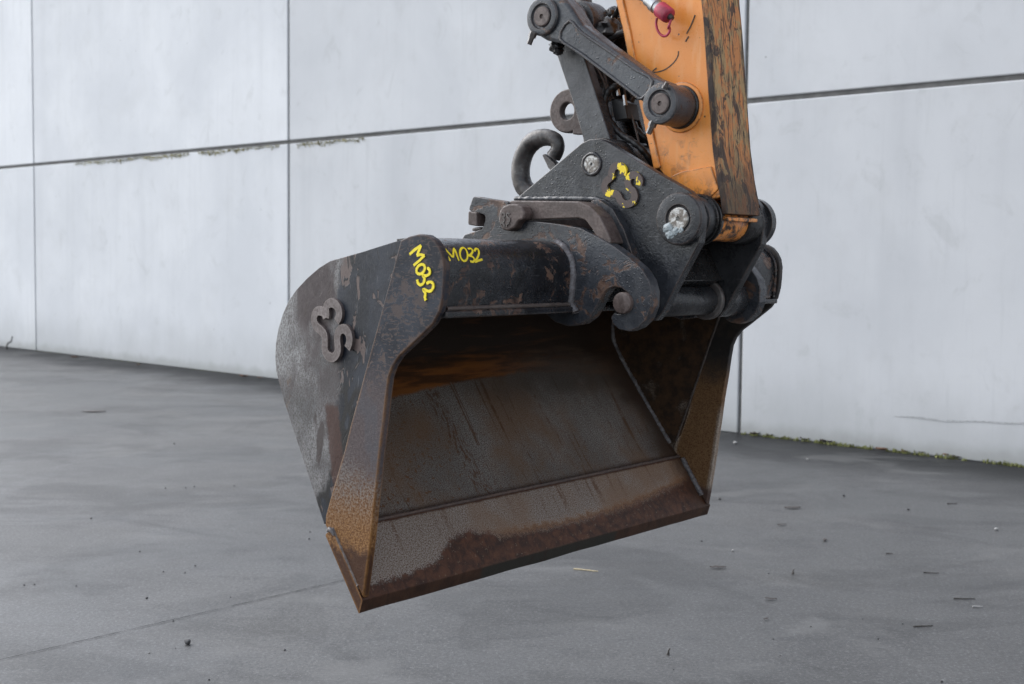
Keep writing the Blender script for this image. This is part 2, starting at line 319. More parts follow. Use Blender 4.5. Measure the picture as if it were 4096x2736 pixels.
def mat_orange():
    s = Mat('orange_paint'); x, y, z = s.sep(); n = s.noise(5, 4, .6); n2 = s.noise(34, 6, .72, .6); f = s.noise(160, 3, .6)
    col = s.mix(s.mr(n, .3, .7), (.70, .245, .045), (.84, .32, .070))
    dust = s.mul(s.mr(s.noise(18, 5, .6, vec=s.vec((3, 3, .4))), .48, .7), .35); col = s.mix(dust, col, (.78, .45, .22))
    chips = s.mr(s.noise(44, 4, .7, .3), .695, .712); col = s.mix(chips, col, (.045, .035, .03))
    dots = s.mr(s.vor(26, rnd=1), .055, .075, 1, 0); dots = s.mul(dots, s.mr(n2, .5, .55)); col = s.mix(dots, col, (.06, .042, .035))
    # soot and grease around the link pin and down at the pin boss
    soot = s.mul(s.mr(n2, .44, .62), s.mr(s.noise(7, 4, .6, vec=s.vec(off=(3, 3, 3))), .42, .6))
    u0, v0 = LINKPIN
    dx = s.sub(x, u0); dz = s.sub(z, v0-.10); dd = s.math('SQRT', s.add(s.mul(dx, dx), s.mul(s.mul(dz, dz), .55)))
    col = s.mix(s.mul(s.mul(soot, .7), s.mr(dd, .11, .02)), col, (.075, .045, .03))
    lowz = s.mr(z, PINB[1]+.135, PINB[1]+.03); col = s.mix(s.mul(lowz, s.mr(n2, .44, .60)), col, (.03, .024, .022))
    e = s.edge(.006, .002, .05); col = s.mix(s.mul(e, s.mr(n2, .36, .58)), col, (.05, .038, .03))
    return s.done(col, s.mr(f, .3, .7, .26, .40), s.bump(s.add(s.mul(chips, -.6), s.mul(f, .25)), .35, .0012))
def mat_worn():                                       # scraped underside plate of the arm
    s = Mat('worn_orange_plate'); x, y, z = s.sep()
    a = s.noise(20, 5, .65, .6, vec=s.vec((1, 1.4, .60), (0, 0, 0), (R(5), 0, 0))); b = s.noise(58, 5, .72, .6, vec=s.vec((1, 1.3, .22), (5, 1, 0), (R(-8), 0, 0)))
    c = s.noise(19, 6, .70, .9, vec=s.vec((1, 1.3, .62), (9, 0, 3), (R(14), 0, 0))); f = s.noise(200, 3, .6)
    col = s.mix(s.mr(a, .46, .54), (.54, .225, .080), (.40, .265, .125))
    col = s.mix(s.mul(s.mr(b, .55, .60), .7), col, (.13, .085, .055))
    col = s.mix(s.mul(s.mr(c, .55, .59), .9), col, (.058, .038, .032))
    for rt, of in ((28, 1.), (-36, 6.), (58, 11.), (12, 17.)):
        k = s.mr(s.noise(19, 3, .5, .35, vec=s.vec((1, 7, .6), (of, of, 0), (R(rt), 0, 0))), .645, .662); col = s.mix(s.mul(k, .92), col, (.032, .025, .023))
    dark = s.mr(s.add(z, s.mul(s.sub(c, .5), .30)), 1.80, 1.66); col = s.mix(s.mul(dark, .75), col, (.045, .034, .028))
    yy = s.math('ABSOLUTE', s.sub(y, MIDW)); ed = s.mul(s.mr(s.add(yy, s.mul(s.sub(b, .5), .05)), .076, .090), .85); col = s.mix(ed, col, (.035, .027, .025))
    return s.done(col, s.mr(f, .3, .7, .55, .75), s.bump(s.add(s.mul(a, .5), s.mul(b, -.6)), .5, .0016), spec=.3)
PINB = Z2.one(1545, 630, WC-.012); LINKPIN = Z1.one(1250, 810, .612); PINU = Z1.one(325, 128, .612); PINA = Z2.one(952, 262, WC)
M['orange'] = mat_orange(); M['worn'] = mat_worn()

def mat_wall(nm, t, zoff):
    s = Mat(nm); ob = s.n('ShaderNodeObjectInfo').outputs['Random']
    cmb = s.n('ShaderNodeCombineXYZ'); s.lk(cmb.inputs[0], s.mul(ob, 37.)); s.lk(cmb.inputs[2], s.mul(ob, 11.))
    va = s.n('ShaderNodeVectorMath'); s.lk(va.inputs[0], s.co); s.lk(va.inputs[1], cmb.outputs[0]); co = va.outputs[0]
    x, y, z = s.sep()
    big = s.noise(.55, 5, .55, .3, vec=co); st = s.noise(1.3, 5, .62, vec=s.vec((1.8, 1, .12), src=co)); fine = s.noise(60, 4, .6, vec=co); mid = s.noise(5, 5, .6, vec=co)
    col = s.mix(s.mr(big, .32, .68), (.565, .575, .59), (.655, .662, .672))
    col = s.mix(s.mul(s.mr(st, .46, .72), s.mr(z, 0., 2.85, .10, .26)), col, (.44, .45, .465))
    st2 = s.noise(7, 5, .7, vec=s.vec((1.6, 1, .10), (3, 0, 1), src=co)); col = s.mix(s.mul(s.mul(s.mr(st2, .52, .68), s.mr(big, .42, .6)), .17), col, (.40, .408, .42))
    blot = s.noise(3.2, 6, .68, .7, vec=s.vec((1, 1, .8), (7, 0, 5), src=co)); col = s.mix(s.mul(s.mr(blot, .56, .70), .26), col, (.40, .405, .40))
    col = s.mix(s.mul(s.mr(s.noise(1.1, 5, .6, .5, vec=co), .50, .74), .20), col, (.45, .452, .45))
    col = s.mix(s.mul(s.mr(mid, .52, .75), .16), col, (.46, .455, .45))
    col = s.mix(s.mul(s.mr(fine, .55, .75), .12), col, (.42, .42, .42))
    holes = s.mr(s.vor(2.8, vec=co), .018, .034, 1, 0); col = s.mix(s.mul(holes, s.mr(mid, .45, .5)), col, (.24, .245, .24))
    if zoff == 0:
        low_shade = s.mul(s.mr(s.add(z, s.mul(s.sub(s.noise(1.6, 5, .62, vec=s.vec((1, 1, .6), src=co)), .5), .9)), .75, .0), .5); col = s.mix(low_shade, col, (.37, .378, .375))  # fall-off of light towards the ground put into the colour, edge broken up
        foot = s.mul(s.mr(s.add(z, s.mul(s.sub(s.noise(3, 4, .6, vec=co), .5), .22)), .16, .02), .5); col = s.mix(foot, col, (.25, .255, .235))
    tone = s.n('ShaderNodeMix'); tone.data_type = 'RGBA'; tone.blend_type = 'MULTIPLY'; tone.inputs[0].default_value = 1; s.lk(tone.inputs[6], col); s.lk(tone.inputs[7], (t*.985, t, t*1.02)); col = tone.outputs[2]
    return s.done(col, .78, s.bump(s.add(mid, s.mul(fine, .4)), .15, .006), spec=.3)
M['wall'] = {(k, r): mat_wall('precast_concrete', t*(1. if r else .97), r) for k, t in ((-2, 1.05), (-1, 1.0), (0, .86), (1, .84), (2, .9)) for r in (0, 1)}  # cast tones, plus the light's fall-off to the right painted in
def simple(name, col, ro=.6, metal=0, sc=30, var=.25, bump=.2, spec=.5):
    s = Mat(name); n = s.noise(sc, 5, .6)
    return s.done(s.mix(s.mr(n, .3, .7), tuple(c*(1-var) for c in col), tuple(min(1, c*(1+var)) for c in col)), ro, s.bump(n, bump, .001), metal, spec)
M['joint'] = simple('joint_sealant', (.10, .10, .098), .8, sc=8)
def mat_ground():
    s = Mat('wet_concrete_paving'); co = s.co
    big = s.noise(.35, 5, .6, .4); mid = s.noise(1.5, 6, .6, .6, vec=s.vec((1, 1, 1), (0, 0, 0), (0, 0, R(12)))); fine = s.noise(75, 5, .72); grit = s.noise(58, 4, .75); coarse = s.noise(26, 6, .75); spk = s.noise(120, 2, .6)
    tyre = s.noise(2.0, 3, .5, .9, vec=s.vec((1, 3.2, 1), (2, 5, 0), (0, 0, R(34)))); tyre2 = s.noise(2.3, 3, .5, .7, vec=s.vec((1, 3.6, 1), (8, 1, 0), (0, 0, R(-22))))
    col = s.mix(s.mr(big, .34, .66), (.057, .0575, .0575), (.089, .0895, .089))
    col = s.mix(s.mul(s.mr(mid, .45, .70), .40), col, (.050, .0515, .054))
    col = s.mix(s.mul(s.mx(s.mr(tyre, .60, .72), s.mr(tyre2, .585, .68)), .55), col, (.038, .039, .041))
    brn = s.mul(s.mr(s.noise(.9, 4, .6, vec=s.vec(off=(9, 2, 0))), .55, .72), .30); col = s.mix(brn, col, (.078, .074, .067))
    col = s.mix(s.mul(s.mr(coarse, .48, .66), .38), col, (.044, .045, .047)); col = s.mix(s.mul(s.mr(grit, .53, .60), .55), col, (.165, .167, .17)); col = s.mix(s.mul(s.mr(spk, .66, .70), .8), col, (.30, .30, .305)); col = s.mix(s.mul(s.mr(fine, .52, .58), .65), col, (.044, .044, .046))
    x, y, z = s.sep()
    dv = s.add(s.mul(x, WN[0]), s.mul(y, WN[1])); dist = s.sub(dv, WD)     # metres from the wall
    near_wall = s.mr(s.add(dist, s.mul(s.sub(s.noise(.8, 4, .6), .5), .8)), 1.7, .2); col = s.mix(s.mul(near_wall, .85), col, (.022, .023, .024))  # darker and duller towards the wall
    stain = s.mr(s.noise(.75, 6, .66, .9, vec=s.vec((1, 1.25, 1), (4, 8, 0), (0, 0, R(25)))), .47, .60); col = s.mix(s.mul(stain, .30), col, (.040, .041, .042))
    pale = s.mul(s.mr(s.noise(1.1, 5, .62, .8, vec=s.vec((1, 1.4, 1), (11, 3, 0), (0, 0, R(-15)))), .54, .68), .55); col = s.mix(pale, col, (.125, .126, .125))
    wet = s.mr(s.add(s.mul(big, .6), s.mul(mid, .4)), .40, .60)
    ro = s.add(s.add(s.mr(wet, 0, 1, .42, .58), s.mul(s.sub(fine, .5), .25)), s.mul(pale, .14))
    mt = s.done(col, ro, s.bump(s.add(s.mul(fine, .8), s.mul(grit, .6)), .5, .003), spec=.5)
    s.lk(s.b.inputs['Specular IOR Level'], s.mul(s.mr(near_wall, 0, 1, .5, .06), s.mr(stain, 0, 1, 1., .72)))
    return mt
AZW, DW, JH, LP, S1 = 2.3446328, 9.612996, 2.846669, 6.50256, -19.648907       # wall fitted to its joints
DIRW = Vector((math.sin(AZW), math.cos(AZW), 0)); NW = Vector((math.cos(AZW), -math.sin(AZW), 0)); BASEW = -DW*NW
WN = (NW.x, NW.y); WD = -DW
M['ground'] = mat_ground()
M['yellow'] = simple('yellow_paint_marker', (.82, .66, .015), .45, sc=60, var=.08)
def mat_yellow_chip():
    s = Mat('emblem_yellow_rust'); n = s.noise(26, 4, .6, .4, vec=s.vec(off=(1.3, .4, 2))); f = s.noise(120, 3, .6)
    rc = s.mix(f, (.045, .03, .028), (.095, .068, .06)); return s.done(s.mix(s.mr(n, .545, .555), rc, (.80, .60, .02)), .5, s.bump(s.add(f, s.mr(n, .545, .555)), .3, .001))
M['emblem_y'] = mat_yellow_chip()
M['rubber'] = simple('black_rubber', (.013, .013, .014), .42, sc=80, var=.4)
M['red'] = simple('red_plastic', (.34, .028, .062), .5, sc=40, var=.35)
M['zinc'] = simple('zinc_plated_steel', (.42, .43, .44), .35, .75, sc=50, var=.2)
M['chrome'] = simple('chrome_rod_steel', (.5, .5, .5), .15, 1.0)
M['moss'] = simple('moss', (.17, .18, .065), .9, sc=12, var=.5)
M['moss2'] = simple('yellow_lichen', (.23, .195, .04), .9, sc=5, var=.7)
M['leaf'] = simple('dead_leaf', (.11, .055, .03), .7, sc=25, var=.5)
M['leaf_dark'] = simple('wet_dark_leaf', (.045, .034, .030), .5, sc=25, var=.4)
M['twig'] = simple('dark_twig', (.045, .040, .036), .7, sc=60, var=.4)
M['straw'] = simple('pale_straw', (.48, .40, .25), .6, sc=60, var=.2)
M['stone'] = simple('dark_stone', (.05, .05, .052), .6, sc=60, var=.4)
M['chip'] = simple('white_chip', (.30, .30, .295), .6, sc=60, var=.2)

# ------------------------------------------------------------------ object helpers
C = scn.collection
FR = Matrix.Rotation(-WAZ, 4, 'Z'); 
def tag(o, label=None, cat=None, group=None, kind=None):
    if label: o['label'] = label
    if cat: o['category'] = cat
    if group: o['group'] = group
    if kind: o['kind'] = kind
    return o
def mthing(name, base, label, cat):                   # Empty in the machine frame at base (u, w, v)
    o = bpy.data.objects.new(name, None); C.objects.link(o); o.empty_display_size = .1
    p = ORG + UV_*base[0] + WV*base[1]; o.location = (p.x, p.y, base[2]); o.rotation_euler = (0, 0, -WAZ)
    o['_b'] = base; tag(o, label, cat); return o
def link(name, me, mat, parent=None, bevel=0, segs=2, smooth=True, ang=32):
    o = bpy.data.objects.new(name, me); C.objects.link(o); me.materials.append(mat if not isinstance(mat, str) else M[mat])
    if smooth and len(me.polygons):
        me.polygons.foreach_set('use_smooth', [True]*len(me.polygons)); me.set_sharp_from_angle(angle=R(ang))
    if bevel:
        b = o.modifiers.new('bevel', 'BEVEL'); b.width = bevel; b.segments = segs; b.limit_method = 'ANGLE'; b.angle_limit = R(35); b.harden_normals = True
    if parent is not None:
        o.parent = parent
        b = parent.get('_b')
        if b is not None: o.location = (-b[0], -b[1], -b[2])
    return o
def area2(p): return sum(p[i][0]*p[(i+1) % len(p)][1]-p[(i+1) % len(p)][0]*p[i][1] for i in range(len(p)))
def fillet(pts, r, n=4):
    out = []; N = len(pts)
    for i in range(N):
        a, b, c = Vector(pts[i-1]), Vector(pts[i]), Vector(pts[(i+1) % N])
        d1, d2 = a-b, c-b; l1, l2 = d1.length, d2.length
        if l1 < 1e-6 or l2 < 1e-6: continue
        d1 /= l1; d2 /= l2; cosang = max(-1, min(1, d1.dot(d2))); ang = math.acos(cosang)
        if ang > R(172): out.append(tuple(b)); continue
        t = min(r/math.tan(ang/2), .42*l1, .42*l2)
        p0, p1 = b+d1*t, b+d2*t
        for k in range(n+1):
            s_ = k/n; out.append(tuple((1-s_)**2*p0 + 2*s_*(1-s_)*b + s_*s_*p1))
    return out
def catmull(pts, n=6, closed=False):
    P = [Vector(p) for p in pts]; N = len(P); out = []
    rng = range(N) if closed else range(N-1)
    for i in rng:
        p1, p2 = P[i], P[(i+1) % N]
        p0 = P[i-1] if (closed or i > 0) else p1*2-p2
        p3 = P[(i+2) % N] if (closed or i+2 < N) else p2*2-p1
        for k in range(n):
            t = k/n; out.append(.5*((2*p1)+(p2-p0)*t+(2*p0-5*p1+4*p2-p3)*t*t+(3*p1-p0-3*p2+p3)*t**3))
    if not closed: out.append(P[-1].copy())
    return [tuple(o) for o in out]
def prism_mesh(name, pts, w0, w1):
    if area2(pts) < 0: pts = pts[::-1]
    f0 = w0 if callable(w0) else (lambda u, v: w0); f1 = w1 if callable(w1) else (lambda u, v: w1)
    n = len(pts); vs = [(u, f0(u, v), v) for u, v in pts] + [(u, f1(u, v), v) for u, v in pts]
    fs = [tuple(range(n)), tuple(range(2*n-1, n-1, -1))] + [(i, n+i, n+(i+1) % n, (i+1) % n) for i in range(n)]
    me = bpy.data.meshes.new(name); me.from_pydata(vs, [], fs); me.update()
    bm = bmesh.new(); bm.from_mesh(me); bmesh.ops.recalc_face_normals(bm, faces=bm.faces); bm.to_mesh(me); bm.free()
    return me
def ext(name, pts, w0, w1, mat, parent, bevel=.003, r=0, segs=2):
    if r: pts = fillet(pts, r)
    return link(name, prism_mesh(name, pts, w0, w1), mat, parent, bevel, segs)
def lathe(name, uv, prof, mat, parent, n=48, bevel=0, axis='w', closed=True):   # prof [(w, r)...] round the width axis
    vs, fs = [], []; k = len(prof)
    for i in range(n):
        a = 2*math.pi*i/n
        for w, r in prof: vs.append((uv[0]+r*math.cos(a), w, uv[1]+r*math.sin(a)))
    for i in range(n):
        j = (i+1) % n
        for q in range(k-1): fs.append((i*k+q, i*k+q+1, j*k+q+1, j*k+q))
    me = bpy.data.meshes.new(name); me.from_pydata(vs, [], fs); me.update()
    bm = bmesh.new(); bm.from_mesh(me); bmesh.ops.remove_doubles(bm, verts=bm.verts, dist=1e-5); bmesh.ops.recalc_face_normals(bm, faces=bm.faces); bm.to_mesh(me); bm.free()
    return link(name, me, mat, parent, bevel)
def disc(uv, r, w0, w1, b=.003):                      # a cylinder's lathe profile with chamfered rims
    return None
def cyl(name, uv, r, w0, w1, mat, parent, n=48, b=.003):
    return lathe(name, uv, [(w0, 0), (w0, r-b), (w0+b*.35, r-b*.3), (w0+b, r), (w1-b, r), (w1-b*.35, r-b*.3), (w1, r-b), (w1, 0)], mat, parent, n)
def sweep_mesh(name, path, rad, n=8, jit=0, cap=True, sq=1.0):
    P = [Vector(p) for p in path]; vs, fs = [], []; up = Vector((0, 0, 1)); prev = None
    for i, p in enumerate(P):
        t = (P[min(i+1, len(P)-1)]-P[max(i-1, 0)]).normalized()
        if prev is None:
            a = t.cross(up) if abs(t.dot(up)) < .95 else t.cross(Vector((0, 1, 0)))
        else: a = prev - t*prev.dot(t)
        a.normalize(); prev = a; b = t.cross(a)
        r = (rad(i/(len(P)-1)) if callable(rad) else rad)
        for k in range(n):
            th = 2*math.pi*k/n; rr = r*(1+random.uniform(-jit, jit)); vs.append(p+a*math.cos(th)*rr+b*math.sin(th)*rr*sq)
    for i in range(len(P)-1):
        for k in range(n): fs.append((i*n+k, i*n+(k+1) % n, (i+1)*n+(k+1) % n, (i+1)*n+k))
    if cap: fs.append(tuple(range(n-1, -1, -1))); fs.append(tuple((len(P)-1)*n+k for k in range(n)))
    me = bpy.data.meshes.new(name); me.from_pydata([tuple(v) for v in vs], [], fs); me.update(); 
    bm = bmesh.new(); bm.from_mesh(me); bmesh.ops.recalc_face_normals(bm, faces=bm.faces); bm.to_mesh(me); bm.free()
    return me
def sweep(name, path, rad, mat, parent, n=10, jit=0, **k): return link(name, sweep_mesh(name, path, rad, n, jit, **k), mat, parent, ang=50)
def resample(pts, step):
    P = [Vector(p) for p in pts]; out = [P[0].copy()]; acc = 0
    for i in range(len(P)-1):
        d = (P[i+1]-P[i]).length; pos = step-acc
        while pos < d: out.append(P[i].lerp(P[i+1], pos/d)); pos += step
        acc = (acc+d) % step if d else acc
    out.append(P[-1].copy()); return out
def bead(name, path, r, mat, parent, ripple=.35, step=.006):    # a weld bead with its ripples
    pts = resample(path, step); me = sweep_mesh(name, [tuple(p + Vector((random.uniform(-1, 1), random.uniform(-1, 1), random.uniform(-1, 1)))*r*.10) for p in pts], lambda t: r*(1+ripple*random.uniform(-.5, .5)), 8)
    return link(name, me, mat, parent, ang=60)
def ribbon(name, strokes, width, lift, thick, mat, parent, to3, nrm, bevel=0):
    """flat strokes: each a list of 2-D points; to3 maps a 2-D point to 3-D on the surface; nrm = outward normal (function of point)"""
    vs, fs = [], []
    for si, st in enumerate(strokes):
        pts = [Vector(p) for p in st]; n = len(pts); base = len(vs)
        for i, p in enumerate(pts):
            t = (pts[min(i+1, n-1)]-pts[max(i-1, 0)]).normalized(); nn = Vector((-t.y, t.x))
            wd = width*(1+.12*math.sin(i*1.7+si)) if not bevel else width
            for sgn, hh in ((-1, 0), (-1, 1), (1, 1), (1, 0)):
                q = p + nn*(sgn*wd/2); b3 = Vector(to3(q)); vs.append(tuple(b3 + Vector(nrm(q))*(lift + hh*(thick + si*.0004))))
        for i in range(n-1):
            a = base+4*i; b = a+4
            for k in range(3): fs.append((a+k, a+k+1, b+k+1, b+k))
        fs.append((base, base+1, base+2, base+3)); e = base+4*(n-1); fs.append((e+3, e+2, e+1, e))
    me = bpy.data.meshes.new(name); me.from_pydata(vs, [], fs); me.update()
    bm = bmesh.new(); bm.from_mesh(me); bmesh.ops.recalc_face_normals(bm, faces=bm.faces); bm.to_mesh(me); bm.free()
    return link(name, me, mat, parent, bevel)

# ================================================================== SETTING
def wpt(s_, z, off=0): return BASEW + DIRW*s_ + NW*off + Vector((0, 0, z))
# ground sheet
gm = bpy.data.meshes.new('ground'); gm.from_pydata([(-90, -60, 0), (90, -60, 0), (90, 90, 0), (-90, 90, 0)], [], [(0, 1, 2, 3)])
ground = tag(link('ground', gm, 'ground', smooth=False), kind='structure')
# saw cut in the paving
a, b = gpt(-220, 2693), gpt(1760, 2234)
cut_v, cut_f = [], []; side = (b-a).normalized().cross(Vector((0, 0, 1)))
NS = 90
for i in range(NS+1):
    p = a.lerp(b, i/NS); w_ = .0022*(1 if random.random() > .12 else .35)*random.uniform(.7, 1.25); j = side*random.uniform(-.0012, .0012)
    cut_v += [tuple(p+j-side*w_+Vector((0, 0, .004))), tuple(p+j+side*w_+Vector((0, 0, .004)))]
for i in range(NS): cut_f.append((2*i, 2*i+1, 2*i+3, 2*i+2))
cm = bpy.data.meshes.new('saw_cut'); cm.from_pydata(cut_v, [], cut_f); link('saw_cut', cm, simple('saw_cut_dirt', (.007, .007, .0075), .95, spec=.1), ground, smooth=False)

# wall of precast panels: 2 courses; the casts differ in tone, with light falling off rightwards painted into them
wall = bpy.data.objects.new('concrete_wall', None); C.objects.link(wall)
_b = wpt(S1+LP, 0); wall.location = _b; wall.rotation_euler = (0, 0, math.atan2(DIRW.y, DIRW.x))
tag(wall, 'tall pale grey wall of large precast concrete panels with dark joints', 'wall')
wrot = Matrix.Rotation(math.atan2(DIRW.y, DIRW.x), 4, 'Z')
# local axes: x along the wall (to the right), y away from the camera, z up
GV, GH = .034, .042
def wbox(name, x0, x1, z0, z1, y0, y1, mat, bevel=.006):
    vs = [(x, y, z) for x in (0, x1-x0) for y in (y0, y1) for z in (0, z1-z0)]
    fs = [(0, 1, 3, 2), (4, 6, 7, 5), (0, 4, 5, 1), (2, 3, 7, 6), (0, 2, 6, 4), (1, 5, 7, 3)]
    me = bpy.data.meshes.new(name); me.from_pydata(vs, [], fs); me.update()
    bm = bmesh.new(); bm.from_mesh(me); bmesh.ops.recalc_face_normals(bm, faces=bm.faces); bm.to_mesh(me); bm.free()
    o = link(name, me, mat, wall, bevel); o.location = (x0, 0, z0); return o
sgn = 1 if (wrot @ Vector((0, 1, 0))).dot(NW) < 0 else -1      # +y must point away from the camera
for k in range(-5, 3):
    for row in range(2):
        x0, x1 = k*LP+GV/2, (k+1)*LP-GV/2
        z0 = 0 if row == 0 else row*JH+GH/2; z1 = (row+1)*JH-GH/2
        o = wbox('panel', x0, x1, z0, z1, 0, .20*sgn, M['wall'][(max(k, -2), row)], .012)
        o.location.y = random.uniform(-.004, .004)
wbox('joint_sealant', -5*LP+.03, 3*LP-.03, 0, 2*JH-.06, .022*sgn, .15*sgn, 'joint', 0)

# a long scrape across the right-hand lower panel
def wallpt(x_, y_, off=.004):
    r = ray(x_, y_); t = ((BASEW-CAM).dot(NW)+off)/r.dot(NW); return CAM+r*t
pts_ = [wallpt(3578+k*52, y_) for k, y_ in enumerate((1664, 1666, 1670, 1677, 1683, 1684, 1684, 1686, 1690, 1692, 1692))]
inv_w = Matrix.Translation(wall.location) @ wrot
loc = [inv_w.inverted() @ p for p in pts_]; vs, fs = [], []
for i, p in enumerate(loc): hw = .006*(.3+.7*math.sin(math.pi*min(1, i/6+.12)/1.3)); vs += [(p.x, p.y, p.z-hw), (p.x, p.y, p.z+hw)]
for i in range(len(loc)-1): fs.append((2*i, 2*i+2, 2*i+3, 2*i+1))
me = bpy.data.meshes.new('scrape'); me.from_pydata(vs, [], fs); link('scrape', me, simple('scrape_grey', (.36, .37, .38), .8, sc=40, var=.2), wall, smooth=False)

# moss at the foot of the wall and below the horizontal joint
def tufts(name, spots, mat, label, hmin, hmax):
    vs, fs = [], []
    for p, s_, ht in spots:
        for q in range(5):
            an = random.uniform(0, 6.28); d = Vector((math.cos(an), math.sin(an), 0)); b0 = len(vs); r = s_*random.uniform(.5, 1)
            c = p + Vector((random.uniform(-1, 1), random.uniform(-1, 1), 0))*s_*.8; tp = c + Vector((0, 0, ht*random.uniform(.5, 1))) + d*r*.4; sd_ = d.cross(Vector((0, 0, 1)))*r*.6
            vs += [tuple(c-sd_), tuple(c+sd_), tuple(tp+sd_*.4), tuple(tp-sd_*.4)]; fs.append((b0, b0+1, b0+2, b0+3))
    me = bpy.data.meshes.new(name); me.from_pydata(vs, [], fs); o = link(name, me, mat, None, smooth=False); return tag(o, label, 'moss', kind='stuff')
sp_ = []
x = -LP*1.1
while x < 2.1*LP:
    d = mnoise.noise(Vector((x*.9, 3, 0))) + .4*mnoise.noise(Vector((x*4, 1, 0))); near = max(0, min(1, (x-.3*LP)/(.8*LP)))
    if d > .10-.16*near:
        k = .30+.46*near
        for q in range(int(2+3*near)): sp_.append((wpt(S1+LP+x+random.uniform(-.05, .05), 0, random.uniform(.004, .035)), random.uniform(.010, .022)*k, random.uniform(.012, .05)*k))
    x += .05
tufts('foot_moss', sp_, 'moss', 'green moss growing along the foot of the wall', .01, .05)
sp_ = []
x = -LP
while x < .95*LP:
    if (-.80*LP < x < -.03*LP) or (.03*LP < x < .22*LP) or (.84*LP < x < .93*LP):
        d = mnoise.noise(Vector((x*2.2, 7, 0)))
        if d > -.5:
            for q in range(7): sp_.append((wpt(S1+LP+x+random.uniform(-.04, .04), JH-GH/2-random.uniform(0, .045)*random.uniform(.2, 1)*(1.2+d), .004), random.uniform(.003, .008), random.uniform(-.030*(1+d), .006)))
    x += .035
tufts('joint_lichen', sp_, 'moss2', 'yellow green lichen hanging below the horizontal wall joint', .01, .03)

# ================================================================== BUCKET
strip_up = Z3([(962, 105), (1020, 78), (1090, 62), (1150, 70), (1197, 102), (1232, 152), (1256, 212), (1268, 290), (1264, 400), (1256, 500), (1236, 600), (1187, 690), (1112, 765), (1012, 860), (952, 915), (907, 985), (880, 1060), (864, 1180), (846, 1350)], 0)
strip_lo = Z4([(848, 180), (836, 300), (825, 420), (804, 600), (795, 700), (778, 850), (765, 960), (742, 1140), (727, 1255), (694, 1185), (610, 1010), (530, 850), (485, 775), (452, 728), (455, 655), (500, 490), (590, 185), (635, 0)], 0)
STRIP = strip_up + strip_lo
LA, LB = Vector(strip_up[0]), Vector(Z4.one(455, 655, 0))         # the strip's rear edge
_t = (LB-LA).normalized(); _n = Vector((-_t.y, _t.x))
if _n.x > 0: _n = -_n                                              # towards the heel of the bucket
KT = .13
def taper(u, v): return .007 + KT*max(0, (Vector((u, v))-LA).dot(_n))
def inv_t(x, y):
    w = 0
    for _ in range(8): q = inv(x, y, w); w = taper(*q)
    return q
rim_px = [Z3.px(p) for p in [(962, 105), (900, 122), (800, 153), (700, 185), (560, 225), (470, 250), (390, 300), (310, 370), (235, 450), (180, 530), (140, 620), (110, 720), (92, 820), (87, 930), (95, 1020), (120, 1120), (150, 1230), (195, 1380)]] + [Z4.px(p) for p in [(225, 80), (260, 190), (330, 330), (400, 500), (450, 640)]]
RIM = [inv_t(*p) for p in rim_px]
LIP_A = Z4.one(458, 790, 0)
_i = next(i for i, p in enumerate(RIM) if p[1] < 1.13 and i > 8)
_a, _e = Vector(RIM[_i]), Vector(LIP_A)
RIM = RIM[:_i] + [tuple(_a.lerp(_e, t)) for t in (0, .2, .4, .6, .8, .93)]
LIP_B = Z4.one(702, 1362, 0); LIP_C = Z4.one(729, 1266, 0)
fl = (Vector(LIP_A)-Vector(LIP_B)).normalized(); fn = Vector((-fl.y, fl.x))
if fn.x < 0: fn = -fn                                              # floor normal, into the bucket
bucket = mthing('excavator_bucket', (0, WT/2, .62), 'wide rusty black ditching bucket hanging open above the concrete', 'bucket')

# shell: outer line from the lip up the floor and round the back
outer = [tuple(Vector(LIP_A)+fl*(-.03)+fn*.012)] + RIM[::-1]
outer[1] = tuple(Vector(LIP_A)+fl*.05+fn*.002)
outer = [outer[0]] + catmull(outer[1:], 3)
TS = .014
inn = []
for i, p in enumerate(outer):
    a_, b_ = Vector(outer[max(i-1, 0)]), Vector(outer[min(i+1, len(outer)-1)]); t = (b_-a_).normalized(); nn = Vector((t.y, -t.x))
    if i < 3: nn = fn
    if nn.dot(Vector((.35, 1.15))-Vector(p)) < 0: nn = -nn
    inn.append(tuple(Vector(p)+nn*TS))
vs, fs, uvs = [], [], []; N = len(outer); s_acc = [0.]
for i in range(1, N): s_acc.append(s_acc[-1]+(Vector(inn[i])-Vector(inn[i-1])).length)
s_off = (Vector(LIP_C)-Vector(inn[0])).dot(-fl)
NWS = 12
for i in range(N):
    for line in (outer, inn):
        u, v = line[i]; w0 = taper(*outer[i])+.004; w1 = WT-w0
        for k in range(NWS+1): vs.append((u, w0+(w1-w0)*k/NWS, v)); uvs.append((s_acc[i]+s_off, w0+(w1-w0)*k/NWS))
ST = 2*(NWS+1)
for i in range(N-1):
    for k in range(NWS):
        for l in (0, NWS+1): a = i*ST+l+k; fs.append((a, a+1, a+ST+1, a+ST))
    for k in (0, NWS): a = i*ST+k; fs.append((a, a+ST, a+ST+NWS+1, a+NWS+1))
for i in (0, N-1):
    for k in range(NWS): a = i*ST+k; fs.append((a, a+1, a+NWS+2, a+NWS+1))
me = bpy.data.meshes.new('shell'); me.from_pydata(vs, [], fs); me.update()
uvl = me.uv_layers.new(name='UVMap')
for lp in me.loops: uvl.data[lp.index].uv = uvs[lp.vertex_index]
bm = bmesh.new(); bm.from_mesh(me); bmesh.ops.recalc_face_normals(bm, faces=bm.faces); bm.to_mesh(me); bm.free()
link('shell', me, 'shell', bucket, ang=40)

